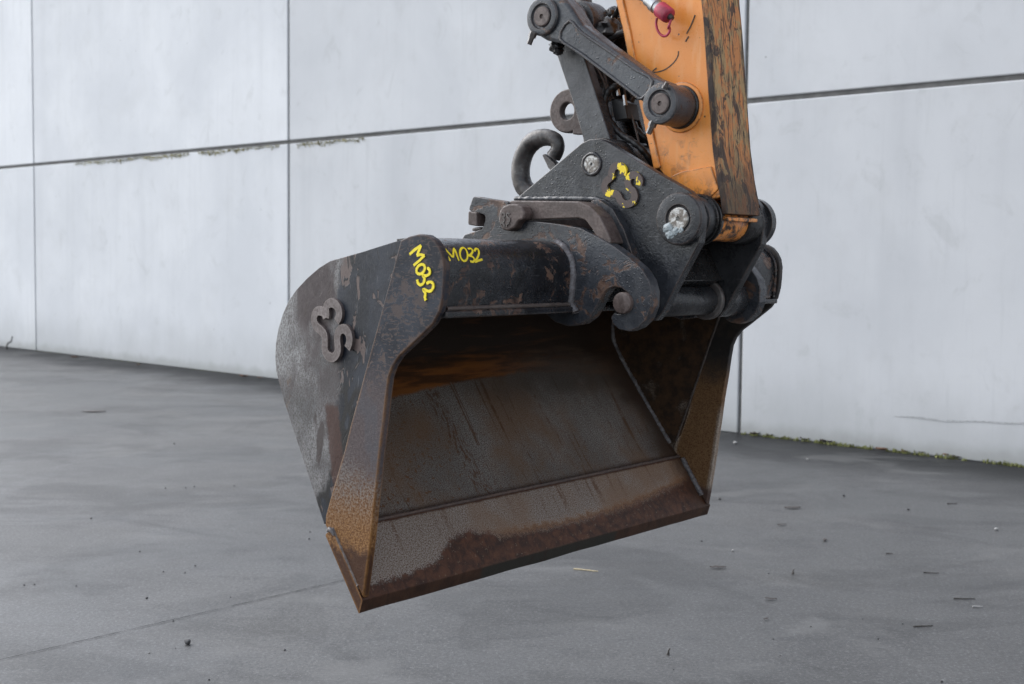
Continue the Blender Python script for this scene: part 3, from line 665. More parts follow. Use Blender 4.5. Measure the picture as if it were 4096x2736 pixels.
# cutting edge plate with end faces and slightly chamfered front
PT = .030
lipD = Vector(LIP_A)+fn*PT
lip_prof = [LIP_A, LIP_B, tuple(Vector(LIP_B).lerp(Vector(LIP_C), .12)+Vector((.002, 0))), LIP_C, tuple(lipD)]
LENC = (Vector(LIP_C)-lipD).length
lip_prof = fillet(lip_prof, .006, 3)
if area2(lip_prof) < 0: lip_prof = lip_prof[::-1]
n = len(lip_prof); NL = 40; vs, fs, uvs = [], [], []
cN = Vector((-(Vector(LIP_C)-Vector(LIP_B)).y, (Vector(LIP_C)-Vector(LIP_B)).x)).normalized()
for k in range(NL+1):
    w = -.003 + (WT+.006)*k/NL; wob = .0025*mnoise.noise(Vector((w*6, 0, 3)))
    for (u, v) in lip_prof:
        dl = (Vector((u, v))-Vector(LIP_C)).dot(fl)
        bottom = (Vector((u, v))-Vector(LIP_C)).dot(-fn) > .004 and dl < .05
        vs.append((u+wob*(1 if bottom else 0), w, v+wob*(1.5 if bottom else 0))); uvs.append((dl if not bottom else -.02+dl*.1, w))
for k in range(NL):
    for i in range(n): a = k*n+i; b = k*n+(i+1) % n; fs.append((a, b, b+n, a+n))
fs.append(tuple(range(n-1, -1, -1))); fs.append(tuple(NL*n+i for i in range(n)))
me = bpy.data.meshes.new('cutting_edge'); me.from_pydata(vs, [], fs); me.update(); uvl = me.uv_layers.new(name='UVMap')
for lp in me.loops: uvl.data[lp.index].uv = uvs[lp.vertex_index]
bm = bmesh.new(); bm.from_mesh(me); bmesh.ops.recalc_face_normals(bm, faces=bm.faces); bm.to_mesh(me); bm.free()
me.materials.append(M['lip']); me.materials.append(M['strip'])
for pl in me.polygons:
    if abs(pl.normal.y) > .8: pl.material_index = 1
ceo = link('cutting_edge', me, 'lip', bucket, .004, 3); ceo.data.materials.pop(index=2)
bead('weld_bead', [(inn[0][0]+fl.x*(LENC-s_off*0)*0+lipD.x-inn[0][0], w, lipD.y) for w in [.03+.02*i for i in range(82)]], .0050, 'rust_bead', bucket)

# side panels (tapering inwards to the heel) and side cutter strips, near and far
panel_out = RIM + [tuple(LB+Vector((.05, .02))), tuple(LA.lerp(LB, .5)-_n*.03), tuple(LA-_n*.03)]
ext('side_panel', panel_out, taper, lambda u, v: taper(u, v)+.012, 'panel', bucket, .002)
ext('side_panel', panel_out, lambda u, v: WT-taper(u, v), lambda u, v: WT-taper(u, v)-.012, 'inner_side', bucket, .002)
STR = STRIP
ext('side_cutter', STR, 0, .022, 'strip', bucket, .004, segs=3)
ext('side_cutter', STR, WT-.022, WT, 'far_strip', bucket, .004, segs=3)
# welds: panel/strip on both sides inside and out, floor corner beads
def w_line(p, q, w, n=40): return [(p[0]+(q[0]-p[0])*i/n, w, p[1]+(q[1]-p[1])*i/n) for i in range(n+1)]
bead('weld_bead', w_line(LA.lerp(LB, .02), LA.lerp(LB, .97), WT-.019, 60), .006, 'weld_dark', bucket)
far_floor = [(inn[i][0], WT-taper(*outer[i])-.013, inn[i][1]) for i in range(2, N)]
bead('weld_bead', far_floor, .0085, 'weld', bucket)
near_floor = [(inn[i][0], taper(*outer[i])+.013, inn[i][1]) for i in range(2, N)]
bead('weld_bead', near_floor, .0075, 'weld', bucket)
pD, pC = lipD, Vector(LIP_C)
bead('weld_bead', w_line(pD.lerp(pC, .04)+fn*.003, pD.lerp(pC, .80)+fn*.003, WT-.024), .010, 'weld', bucket, .2)
bead('weld_bead', w_line(lipD.lerp(pC, -.02)+fn*.001, lipD.lerp(pC, .8)+fn*.001, .0012), .0042, 'brown', bucket, .7)
kb = Z4.one(490, 765, -.004)
sweep('weld_bead', [(kb[0]-.012, -.002, kb[1]-.002), (kb[0]-.004, -.003, kb[1]+.004), (kb[0]+.006, -.004, kb[1]+.001), (kb[0]+.013, -.003, kb[1]-.010)], lambda t: .007*math.sin(.5+2.2*t), 'weld', bucket, 10, .1)

# torque tube with a bottom flange
tube_px = [(640, 776), (712, 786), (760, 815), (796, 860), (818, 915), (826, 985), (821, 1080), (812, 1195)]
TUBE = Z2(tube_px, WH)
flange = Z2([(812, 1205), (838, 1222), (838, 1262), (400, 1290)], WH)
top_back = (.10, TUBE[0][1]-.004)
tube_prof = catmull(TUBE, 4) + [(flange[3][0]-.02, flange[0][1]), (top_back[0], flange[0][1]), top_back]
ext('torque_tube', tube_prof, .016, WT-.016, 'tube', bucket, 0)
fl_prof = [Z2.one(818, 1207, WH), Z2.one(842, 1222, WH), Z2.one(842, 1258, WH), (flange[3][0]-.05, flange[2][1]-.004), (flange[3][0]-.05, flange[0][1]-.001)]
ext('tube_flange', fl_prof, .018, WT-.018, 'tube', bucket, .004)
fz = Z2.one(822, 1203, WH)
bead('weld_bead', [(fz[0], w, fz[1]) for w in [.03+.02*i for i in range(25)]], .006, 'weld_dark', bucket, .15)
bead('weld_bead', [(fz[0], w, fz[1]) for w in [mirb(.53)+.02*i for i in range(25)]], .006, 'weld_dark', bucket, .15)
wl = catmull(TUBE[1:] + [Z2.one(822, 1210, WH), Z2.one(850, 1255, WH)], 5)
bead('weld_bead', [(u, WH-.003, v) for u, v in wl], .0105, 'weld', bucket, .2)
bead('weld_bead', [(u+.002, WT-.024, v) for u, v in wl[:-8]], .006, 'tube', bucket, .2)

# ear plates with hooks
EAR = Z2([(155, 478), (385, 515), (402, 560), (440, 618), (470, 640), (560, 646), (700, 661), (870, 690), (985, 748), (1100, 815), (1200, 890), (1285, 965), (1332, 1040), (1354, 1120), (1350, 1220), (1315, 1308), (1262, 1360), (1200, 1385), (1130, 1370), (1088, 1333), (1078, 1290), (1096, 1262), (1130, 1268), (1172, 1262), (1205, 1230), (1215, 1180), (1196, 1130), (1150, 1095), (1100, 1083), (1052, 1102), (1012, 1160), (972, 1240), (940, 1290), (880, 1335), (790, 1350), (700, 1320), (640, 1265), (560, 1150), (300, 1000), (75, 790), (75, 772), (96, 735), (215, 697), (234, 640), (234, 606), (120, 573)], WH)
EAR = fillet(EAR, .008, 2)
ext('ear_plate', EAR, WH, WH+TH, 'ear', bucket, .003)
ext('ear_plate', EAR, mirb(WH+TH), mirb(WH), 'ear', bucket, .003)

# emblem cast plates (two bent strokes)
E1 = [(665, 485), (692, 430), (692, 375), (665, 318), (612, 288), (570, 312), (556, 350), (560, 400), (556, 448)]
E2 = [(556, 448), (545, 405), (512, 378), (470, 375), (438, 412), (432, 475), (455, 535), (505, 580), (540, 630), (545, 700), (545, 780), (572, 838), (620, 862), (662, 835), (682, 775), (675, 690), (680, 610), (708, 570), (748, 562), (785, 598), (802, 660), (796, 718), (778, 765)]
def emblem(parent, strokes_uv, width, wsurf, thick, mat):
    st = [catmull(s_, 4) for s_ in strokes_uv]
    return ribbon('emblem', st, width, -.002, thick, mat, parent, lambda q: (q.x, wsurf(q.x, q.y), q.y), lambda q: (0, -1, 0), .0025)
emblem(bucket, [[inv_t(*Z7.px(p)) for p in E1], [inv_t(*Z7.px(p)) for p in E2]], .0235, taper, .010, 'emblem')

# hand-painted marks
def circ(cx, cy, rx, ry, rot, n=18): return [(cx+rx*math.cos(a)*math.cos(rot)-ry*math.sin(a)*math.sin(rot), cy+rx*math.cos(a)*math.sin(rot)+ry*math.sin(a)*math.cos(rot)) for a in [2*math.pi*i/n for i in range(n+1)]]
mk = [[(1026, 205), (1062, 172), (1106, 142)], [(1106, 142), (1092, 178), (1078, 212)], [(1078, 212), (1104, 206), (1132, 212)], [(1132, 212), (1098, 246), (1056, 282)],
      circ(1106, 308, 26, 36, R(32)), [(1153, 297), (1170, 318), (1166, 342), (1142, 354), (1120, 350), (1133, 372), (1126, 404), (1104, 418), (1088, 405), (1082, 380)], [(1148, 408), (1172, 396), (1192, 408), (1194, 436), (1176, 460), (1148, 458), (1124, 446), (1140, 478), (1136, 504), (1143, 525)]]
def mk3(q): return (q.x, 0, q.y)
ribbon('painted_mark', [catmull(Z3(s_, 0), 3) if i > 3 else Z3(s_, 0) for i, s_ in enumerate(mk)], .0066, .0005, .0002, 'yellow', bucket, mk3, lambda q: (0, -1, 0))
tw = catmull(TUBE, 4)
def tube_hit(px):                                     # pixel -> (u, w, v) on the torque tube
    r = ray(*px); d = Vector((r.dot(UV_), r.dot(WV), r.z)); c = CAM-ORG; o_ = Vector((c.dot(UV_), c.dot(WV), c.z)); best = None
    for i in range(len(tw)-1):
        p, q = Vector(tw[i]), Vector(tw[i+1]); e = q-p; nn = Vector((e.y, -e.x)); den = nn.x*d.x+nn.y*d.z
        if abs(den) < 1e-9: continue
        t = (nn.x*(p.x-o_.x)+nn.y*(p.y-o_.z))/den; h = o_+d*t; k = ((h.x-p.x)*e.x+(h.z-p.y)*e.y)/e.length_squared
        if -.05 <= k <= 1.05 and (best is None or t < best[0]): best = (t, h, nn.normalized())
    return best
mk2 = [[(1306, 250), (1282, 205), (1258, 155), (1290, 190), (1324, 224), (1328, 196), (1334, 165), (1350, 205), (1366, 250)], circ(1400, 206, 26, 46, R(-8)),
       [(1430, 168), (1452, 166), (1462, 186), (1448, 208), (1432, 214), (1458, 220), (1474, 240), (1464, 258), (1444, 252)], [(1474, 186), (1484, 168), (1500, 170), (1506, 196), (1496, 228), (1476, 258), (1500, 250), (1530, 240)]]
def to_tube(s_):
    out = []
    for p in s_:
        h = tube_hit(Z3.px(p)); 
        if h: out.append(h[1])
    return out
vs, fs = [], []
for st in mk2:
    P3 = to_tube([tuple(p) for p in catmull(st, 3)])
    if len(P3) < 2: continue
    b0 = len(vs)
    for i, p in enumerate(P3):
        t = (P3[min(i+1, len(P3)-1)]-P3[max(i-1, 0)]).normalized()
        best = min(range(len(tw)-1), key=lambda j: (Vector(tw[j]).lerp(Vector(tw[j+1]), .5)-Vector((p.x, p.z))).length); e = Vector(tw[best+1])-Vector(tw[best]); nv = Vector((-e.y, 0, e.x)).normalized()
        if nv.x < 0 and nv.z < 0: nv = -nv
        sd_ = t.cross(nv).normalized()*.0028
        vs += [tuple(p-sd_+nv*.0012), tuple(p+sd_+nv*.0012)]
    for i in range(len(P3)-1): fs.append((b0+2*i, b0+2*i+1, b0+2*i+3, b0+2*i+2))
me = bpy.data.meshes.new('painted_mark'); me.from_pydata(vs, [], fs); link('painted_mark', me, 'yellow', bucket, smooth=False)

# ================================================================== QUICK COUPLER
coup = mthing('quick_coupler', (.45, MIDW, 1.33), 'black steel quick coupler carrying the bucket, with lifting hook and emblem', 'coupler')
PLATE = Z2([(440, 497), (880, 122), (935, 95), (1000, 92), (1055, 115), (1380, 315), (1600, 440), (1662, 505), (1692, 620), (1672, 790), (1500, 1110), (1432, 1250), (1375, 1318), (1310, 1290), (1240, 1100), (1150, 900), (1000, 700), (900, 600), (500, 600)], WC)
PLATE = fillet(PLATE, .012, 3)
ext('side_plate', PLATE, WC, WC+TC, 'plate', coup, .003)
ext('side_plate', PLATE, mir(WC+TC), mir(WC), 'black2', coup, .003)
# inner frame between the plates
ext('cross_plate', [Z2.one(470, 520, WC), Z2.one(1000, 520, WC), Z2.one(1180, 760, WC), Z2.one(1330, 1080, WC), Z2.one(1270, 1120, WC), Z2.one(1120, 830, WC), Z2.one(960, 600, WC), Z2.one(480, 590, WC)], WC+TC, mir(WC+TC), 'black2', coup, .003)
bk = [Z2.one(1130, 640, WC), Z2.one(1230, 620, WC), Z2.one(1400, 1050, WC), Z2.one(1340, 1090, WC)]
ext('web_plate', bk, WC+TC, mir(WC+TC), 'grease', coup, .003)
# bosses and pins
def boss(uv, r, rin, w0, w1, parent, mat='plate', pinmat='pin', n=56):
    o = lathe('boss', uv, [(w1, 0), (w1, r), (w0+.005, r), (w0+.001, r-.003), (w0, r-.007), (w0, rin+.006), (w0+.006, rin+.003), (w0+.007, rin), (w0+.007, 0)], mat, parent, n)
    p = lathe('pin', uv, [(w0+.003+.02, rin-.002), (w0+.003, rin-.002), (w0+.001, rin-.005), (w0+.001, .0065), (w0+.006, .005), (w0+.006, 0)], pinmat, o, 40)
    p.location = (0, 0, 0); return o
boss(PINB, .067, .031, WC-.024, WC+.004, coup)
lathe('boss', PINB, [(mir(WC)-.004, 0), (mir(WC)-.004, .067), (mir(WC)+.020, .067), (mir(WC)+.024, .06), (mir(WC)+.024, 0)], 'black2', coup)
pa = lathe('pin', PINA, [(WC+.02, .0245), (WC-.002, .0245), (WC-.004, .022), (WC-.004, .0045), (WC+.001, .003), (WC+.001, 0)], 'pin', coup, 40)
bead('weld_bead', [(PINA[0]+.028*math.cos(a), WC-.001, PINA[1]+.028*math.sin(a)) for a in [2*math.pi*i/40 for i in range(41)]], .005, 'plate', coup)
for px_, py_, r_ in ((1458, 695, .013), (1470, 730, .012), (1505, 715, .010), (1545, 705, .007)):
    q_ = Z2.one(px_, py_, WC-.026); bm = bmesh.new(); bmesh.ops.create_icosphere(bm, subdivisions=3, radius=r_)
    for v in bm.verts: v.co *= 1+.5*mnoise.noise(v.co*(2.4/r_)+Vector((px_, 0, 0))); v.co.y *= .22; v.co += Vector((q_[0], WC-.024, q_[1]))
    me = bpy.data.meshes.new('grease_smear'); bm.to_mesh(me); bm.free(); link('grease_smear', me, simple('pale_grease', (.25, .285, .30), .5, sc=120, var=.5, bump=.6), coup, ang=80)
# hook-in cross pin carried in the bucket ears
PINH = Z5.one(953, 415, WH-.012)
cyl('cross_pin', PINH, .0385*.72, WH-.014, mirb(WH-.014), 'pin_rust', coup, 40, .004)
cyl('spacer_tube', PINH, .041, WC+TC, mir(WC+TC), 'black2', coup, 44, .003)
for w0, w1 in ((WH+TH+.002, WC-.001), (mir(WC)+.001, mirb(WH+TH)-.002)): cyl('collar', PINH, .050, w0, w1, 'black2', coup, 40, .006)
cyl('collar', PINH, .056, mir(WC+TC)-.022, mir(WC+TC)-.001, 'cast', coup, 40, .007)
# guide rail resting on the ear, bent down at the front
RAIL = Z2([(385, 506), (870, 512), (945, 545), (1012, 612), (1050, 690), (1105, 815), (985, 748), (960, 700), (915, 640), (870, 625), (400, 640)], WH+.015)
ext('guide_rail', fillet(RAIL, .02, 4), WH+.010, WC-.001, 'rail', coup, .006, segs=3)
RAIL2 = Z2([(1012, 600), (1060, 690), (1120, 830), (1230, 1000), (1250, 900), (1180, 700), (1105, 565), (1010, 500), (950, 508)], WC-.02)
ext('guide_rail', fillet(RAIL2, .01, 3), WC-.030, WC+.002, 'black', coup, .005)
bead('weld_bead', [(u, WC-.003, v) for u, v in catmull(Z2([(445, 498), (700, 496), (930, 497), (1015, 508), (1090, 555), (1150, 640), (1200, 760), (1250, 880)], WC), 6)], .008, 'plate', coup, .25)
ext('guide_rail', fillet(RAIL, .02, 4), mir(WC-.001), mirb(WH+.010), 'rail', coup, .006)
# locking lug with a small cast mark, and the square locking bar in the ear's slot
LUG = Z2([(322, 640), (330, 580), (352, 545), (395, 528), (450, 530), (480, 548), (500, 590), (490, 632), (455, 645), (430, 690), (385, 712), (345, 700)], WH-.03)
ext('locking_lug', fillet(LUG, .01, 3), WH-.030, WH+.012, 'rail', coup, .006, segs=3)
lm = [[(345, 600), (355, 590), (368, 598), (366, 615), (352, 622), (366, 632), (362, 650), (346, 650)], [(402, 598), (390, 590), (382, 602), (388, 618), (402, 628), (400, 646), (386, 652)], [(340, 668), (352, 660), (366, 668), (366, 684)], [(382, 684), (384, 668), (398, 660)]]
ribbon('cast_mark', [catmull(Z2(s_, WH-.03), 3) for s_ in lm], .0042, 0, .002, 'cast', coup, lambda q: (q.x, WH-.030, q.y), lambda q: (0, -1, 0))
BAR = Z2([(120, 578), (178, 585), (180, 680), (118, 668)], WH-.012)
ext('locking_bar', BAR, WH-.012, mirb(WH-.012), 'rail', coup, .004)
ext('bar_shim', Z2([(140, 690), (195, 682), (200, 700), (140, 712)], WH), WH+.004, WH+.03, 'cast', coup, .003)
# emblem on the coupler plate: same cast mark, turned
C1 = [(1168, 340), (1172, 300), (1142, 274), (1108, 284), (1094, 318), (1088, 352), (1058, 378), (1046, 418), (1066, 454), (1104, 462), (1134, 470), (1152, 505), (1180, 530), (1222, 525), (1248, 488), (1240, 448), (1212, 420), (1202, 380), (1218, 345), (1252, 338), (1282, 368), (1278, 405)]
emblem(coup, [Z2(C1, WC)], .0195, lambda u, v: WC, .010, 'emblem_y')
# lifting hook behind, in the middle of the coupler
WHK = MIDW-.092
HK = Z1([(420, 1225), (452, 1165), (440, 1105), (385, 1078), (318, 1080), (250, 1115), (195, 1190), (165, 1290), (165, 1390), (195, 1470), (270, 1530), (400, 1560)], WHK)
hk3 = [(u, WHK, v) for u, v in catmull(HK, 6)]
sweep('lifting_hook', hk3, lambda t: .019+.008*min(1, abs(t-.1)*3), 'cast', coup, 16, .02)
LT = Z1([(350, 1215), (372, 1205), (445, 1275), (480, 1350), (450, 1370), (400, 1320)], WHK)
ext('safety_latch', LT, WHK-.014, WHK+.014, 'cast', coup, .003)
ext('hook_base', [Z1.one(300, 1480, WHK), Z1.one(480, 1340, WHK), Z1.one(560, 1500, WHK), Z1.one(400, 1640, WHK)], WHK-.03, WHK+.03, 'plate', coup, .006)

# ================================================================== ARM AND LINKAGE
arm = mthing('excavator', (PINB[0]+5.3, MIDW, 0), 'orange excavator whose scraped arm and black linkage carry the bucket', 'excavator')
WB = mir(WA)
AL = [Z1.one(945, 0, WA), Z1.one(1005, 260, WA), Z1.one(1062, 560, WA), Z1.one(1150, 900, WA), Z1.one(1240, 1320, WA)]
AR = [Z1.one(1585, 0, WA), Z1.one(1605, 200, WA), Z1.one(1640, 720, WA), Z1.one(1672, 1150, WA), Z1.one(1705, 1400, WA)]
def extend(p, q, d): a_, b_ = Vector(p), Vector(q); return tuple(a_+(a_-b_).normalized()*d)
ALT, ART = extend(AL[0], AL[2], 1.7), extend(AR[0], AR[2], 1.7)
bot = Z1([(1728, 1530), (1690, 1600), (1560, 1560), (1420, 1450), (1320, 1395)], WA)
SIDE = [ALT] + AL + bot[::-1][0:0] + [Z1.one(1310, 1400, WA), Z1.one(1480, 1500, WA), Z1.one(1600, 1580, WA), Z1.one(1725, 1545, WA)] + AR[::-1] + [ART]
beam = ext('arm_beam', SIDE, WA, WB, 'orange', arm, .004)
# closing top plate (left edge) standing proud as a flange, and the scraped bottom plate
def strip_along(name, line, off0, off1, w0, w1, mat, parent, bevel=.003):
    L_ = [Vector(p) for p in line]; a_, b_ = [], []
    for i, p in enumerate(L_):
        t = (L_[min(i+1, len(L_)-1)]-L_[max(i-1, 0)]).normalized(); nn = Vector((-t.y, t.x)); nn = nn if nn.x > 0 else -nn
        a_.append(tuple(p+nn*off0)); b_.append(tuple(p+nn*off1))
    return ext(name, a_+b_[::-1], w0, w1, mat, parent, bevel)
strip_along('back_plate', [ALT]+AL, -.012, .010, WA-.006, WB+.006, 'orange', arm)
scr = strip_along('bottom_plate', [ART]+AR+[Z1.one(1735, 1560, WA), Z2.one(1832, 600, WA)], -.002, .014, WA-.004, WB+.004, 'worn', arm, .002)
strip_along('plate_foot', [Z2.one(1822, 640, WA), Z2.one(1826, 612, WA)], -.06, .015, WA+.004, WB-.004, 'orange', arm)
lowp = Z1([(1322, 1392), (1420, 1345), (1660, 1300), (1668, 1330), (1715, 1480), (1640, 1560), (1500, 1505)], WA)
ext('doubler_plate', fillet(lowp, .01, 3), WA-.005, WA+.002, 'orange', arm, .004)
# pin bosses of the arm
cyl('pin_boss', PINB, .060, WC+TC+.003, WA+.015, 'black2', arm, 48, .006)
cyl('pin_boss', PINB, .054, WA+.015, WB-.015, 'orange', arm, 48, .004)
cyl('pin_boss', PINB, .060, WB-.015, mir(WC+TC+.003), 'grease', arm, 48, .006)
for w_ in (WA-.03, WA-.012): lathe('seal_ring', PINB, [(w_-.004, .058), (w_-.003, .0655), (w_, .067), (w_+.003, .0655), (w_+.004, .058)], 'grease', arm, 40)
# marker scribbles on the orange side
def arm_ribbon(name, strokes, wd, mat='twig'): return ribbon(name, [catmull(Z1(s_, WA), 5) for s_ in strokes], wd, .0004, .0004, mat, arm, lambda q: (q.x, WA, q.y), lambda q: (0, -1, 0))
arm_ribbon('scratch_mark', [[(1398, 400), (1392, 440), (1360, 490), (1300, 540), (1240, 562), (1190, 566)], [(1190, 566), (1206, 548), (1228, 532)], [(1528, 118), (1500, 190), (1462, 264)], [(1478, 285), (1462, 310), (1454, 326)]], .003)

# link: two forged bars outside the arm
LINK = Z1([(250, 250), (350, 312), (478, 342), (640, 442), (1000, 722), (1115, 800), (1200, 930), (1300, 930), (1380, 800), (1370, 700), (1290, 640), (1185, 600), (800, 320), (640, 190), (560, 60), (480, -40), (330, -20), (230, 100)], .622)
for side_ in (0, 1):
    w0, w1 = (.622, .688) if side_ == 0 else (WB+.006, WB+.045)
    lk_ = ext('link_bar', fillet(LINK, .015, 3), w0, w1, 'link', arm, .012, segs=3)
    if side_ == 0:
        # raised rims round the recessed web
        RIMS = Z1([(545, 165), (640, 255), (860, 405), (1060, 545), (1195, 632), (1112, 772), (1010, 705), (640, 425), (470, 300)], .622)
        rims = [(u, w0-.001, v) for u, v in catmull(RIMS, 3, True)]; rims.append(rims[0])
        o = sweep('rib', rims, .0042, 'link', lk_, 8); o.location = (0, 0, 0)
    for uv, r in ((PINU, .052), (LINKPIN, .053)):
        a0, a1 = (w0-.012, w1+.006) if side_ == 0 else (w0, w1+.004)
        o = boss(uv, r, .029, a0, a1, arm, 'link', 'pin_rust') if side_ == 0 else cyl('boss', uv, r, a0, a1, 'black2', arm)
cyl('spacer_collar', LINKPIN, .053, .692, .706, 'black2', arm, 44, .005); cyl('spacer_collar', LINKPIN, .057, .706, WA-.002, 'grease', arm, 44, .006)
cyl('mounting_pad', LINKPIN, .066, WA-.006, WA+.004, 'orange', arm, 56, .004)
cyl('link_pin', LINKPIN, .028, .64, WB+.04, 'grease', arm, 32); cyl('link_pin', PINU, .028, .64, WB+.04, 'grease', arm, 32)
# grease nipples and bolts on the link bosses
def nut(uv, ang, dist, w, parent, mat='cast', ln=.036, r=.011):
    d = Vector((math.cos(R(ang)), math.sin(R(ang)))); p = Vector(uv)+d*dist; q = p+d*ln
    return sweep('lock_bolt', [(p.x, w, p.y), (p.x+d.x*ln*.45, w, p.y+d.y*ln*.45), (p.x+d.x*ln*.46, w, p.y+d.y*ln*.46), (q.x, w, q.y)], lambda t: r if t < .5 else r*.7, mat, parent, 6)
nut(PINU, 243, .045, .605, arm); nut(LINKPIN, 243, .047, .62, arm); nut(PINU, 62, .046, .66, arm, ln=.02); nut(LINKPIN, 60, .040, .600, arm, ln=.018, r=.008)

# H-link between coupler and the upper pin
HW0, HW1 = .696, mir(.696)
HL = Z1([(440, 425), (455, 300), (560, 230), (640, 400), (668, 470), (760, 760), (872, 1112), (930, 1160), (960, 1320), (780, 1420), (660, 1300), (648, 1085), (560, 780)], HW0)
ext('h_link_plate', fillet(HL, .01, 3), HW0, HW0+.036, 'hlink', arm, .005); ext('h_link_plate', fillet(HL, .01, 3), HW1-.036, HW1, 'grease', arm, .005)
HB = [Z1.one(500, 450, HW0), Z1.one(560, 440, HW0), Z1.one(790, 1110, HW0), Z1.one(720, 1110, HW0)]
ext('h_link_web', HB, HW0+.034, HW1-.034, 'grease', arm, .003)
cyl('h_link_barrel', PINA, .072, WC+TC+.002, mir(WC+TC+.002), 'black2', arm, 44, .006)
PR = [(HW0-.004, 0), (HW0-.004, .050), (HW0+.03, .056), (HW0+.036, .060), (HW0+.046, .060), (HW0+.050, .054), (HW0+.11, .054), (HW0+.115, .062), (HW0+.125, .064), (HW0+.135, .060), (HW1-.11, .056), (HW1-.05, .054), (HW1-.036, .060), (HW1, .052), (HW1, 0)]
lathe('h_link_barrel', PINU, PR, 'black2', arm, 48)
# bucket cylinder: rod eye, chromed rod and gland above the picture
adir = (Vector(ALT)-Vector(AL[2])).normalized(); pu = Vector(PINU)
cyl('rod_eye', PINU, .070, MIDW-.045, MIDW+.045, 'black2', arm, 48, .008)
rp = [(*(pu+adir*d),) for d in (.05, .13, .135, 1.2)]
sweep('cylinder_rod', [(p[0], MIDW, p[1]) for p in rp], lambda t: .04 if t < .5 else .03, 'black2', arm, 24)
sweep('cylinder_barrel', [(*(pu+adir*d),)[0:1]+(MIDW,)+(*(pu+adir*d),)[1:2] for d in (1.0, 1.02, 1.7)], .052, 'orange', arm, 28)
# padeye lug on the H-link
WPE = HW0+.06
pe = Z1.one(545, 872, WPE)
vs, fs = [], []; n = 40
for w in (WPE-.014, WPE+.014):
    for r in (.0235, .061):
        for i in range(n): a_ = 2*math.pi*i/n; vs.append((pe[0]+r*math.cos(a_), w, pe[1]+r*math.sin(a_)))
for i in range(n):
    j = (i+1) % n
    fs += [(i, j, n+j, n+i), (2*n+i, 3*n+i, 3*n+j, 2*n+j), (n+i, n+j, 3*n+j, 3*n+i), (i, 2*n+i, 2*n+j, j)]
me = bpy.data.meshes.new('lifting_eye'); me.from_pydata(vs, [], fs); me.update(); bm = bmesh.new(); bm.from_mesh(me); bmesh.ops.recalc_face_normals(bm, faces=bm.faces); bm.to_mesh(me); bm.free()
link('lifting_eye', me, 'rail', arm, .005)
ext('lifting_eye_root', [(pe[0]+.03, pe[1]+.085), (pe[0]+.10, pe[1]+.06), (pe[0]+.12, pe[1]-.07), (pe[0]+.02, pe[1]-.066)], WPE-.0135, WPE+.0135, 'rail', arm, .003)

# hoses, valve block and steel lines inside the H-link
def hose(name, pts, r, mat='rubber', wrap=True):
    path = catmull([(*Z1.one(x_, y_, w_)[:1], w_, Z1.one(x_, y_, w_)[1]) for x_, y_, w_ in pts], 8)
    p2 = resample(path, .0035)
    return sweep(name, [tuple(p) for p in p2], (lambda t, L_=len(p2): r*(1+.09*math.sin(t*L_*.9))) if wrap else r, mat, arm, 10)
hose('hydraulic_hose', [(1000, 640, .80), (930, 665, .76), (862, 700, .745), (826, 770, .74), (826, 850, .74), (862, 950, .74), (940, 1045, .74), (1040, 1110, .74), (1120, 1180, .75), (1180, 1260, .77), (1230, 1340, .80)], .0095)
hose('hydraulic_hose', [(1080, 740, .86), (1030, 790, .84), (1018, 870, .83), (1050, 980, .83), (1100, 1050, .83), (1160, 1100, .84), (1220, 1180, .88)], .0095)
hose('hydraulic_hose', [(1010, 250, .80), (930, 268, .79), (872, 300, .79), (850, 350, .80), (900, 420, .84)], .011, wrap=False)
hose('hydraulic_hose', [(975, -20, .80), (935, 60, .80), (905, 120, .82), (880, 190, .84), (860, 260, .84)], .008)
hose('steel_line', [(742, 520, .76), (790, 600, .76), (830, 700, .76), (860, 790, .76)], .0045, 'cast', False)
hose('steel_line', [(812, 560, .77), (832, 660, .77), (880, 780, .77)], .0045, 'cast', False)
hose('steel_line', [(935, 560, .80), (975, 720, .80), (985, 800, .80), (1030, 910, .78), (1060, 1010, .78), (1085, 1110, .78)], .003, 'cast', False)
vb = Z1([(872, 785), (905, 770), (975, 800), (998, 930), (900, 945), (880, 880)], .755)
ext('valve_block', vb, .755, .82, 'rubber', arm, .003)
for px_, py_ in ((930, 715), (985, 790), (888, 880)): q = Z1.one(px_, py_, .76); sweep('hose_fitting', [(q[0], .76, q[1]-.012), (q[0]-.004, .76, q[1]+.006), (q[0]-.006, .76, q[1]+.016)], lambda t: .0065-.002*t, 'zinc', arm, 6)
# greasy clods clinging to the barrel
def clod(c, r, mat='grease', name='grease_clod'):
    bm = bmesh.new(); bmesh.ops.create_icosphere(bm, subdivisions=3, radius=r)
    for v in bm.verts: v.co *= 1+.55*mnoise.noise(v.co*(2.2/r)+Vector(c)*9); v.co += Vector(c)
    me = bpy.data.meshes.new(name); bm.to_mesh(me); bm.free(); return link(name, me, mat, arm, ang=80)
for px_, py_, w_, r_ in ((850, 240, .80, .034), (905, 215, .84, .03), (825, 300, .80, .022), (880, 150, .86, .03), (440, 360, .66, .018), (455, 395, .66, .013)):
    q = Z1.one(px_, py_, w_); clod((q[0], w_, q[1]), r_)
for px_, py_, w_, r_ in ((2125, 620, 1.06, .016), (2135, 660, 1.06, .012)):
    q = Z2.one(px_, py_, w_); clod((q[0], w_, q[1]), r_)

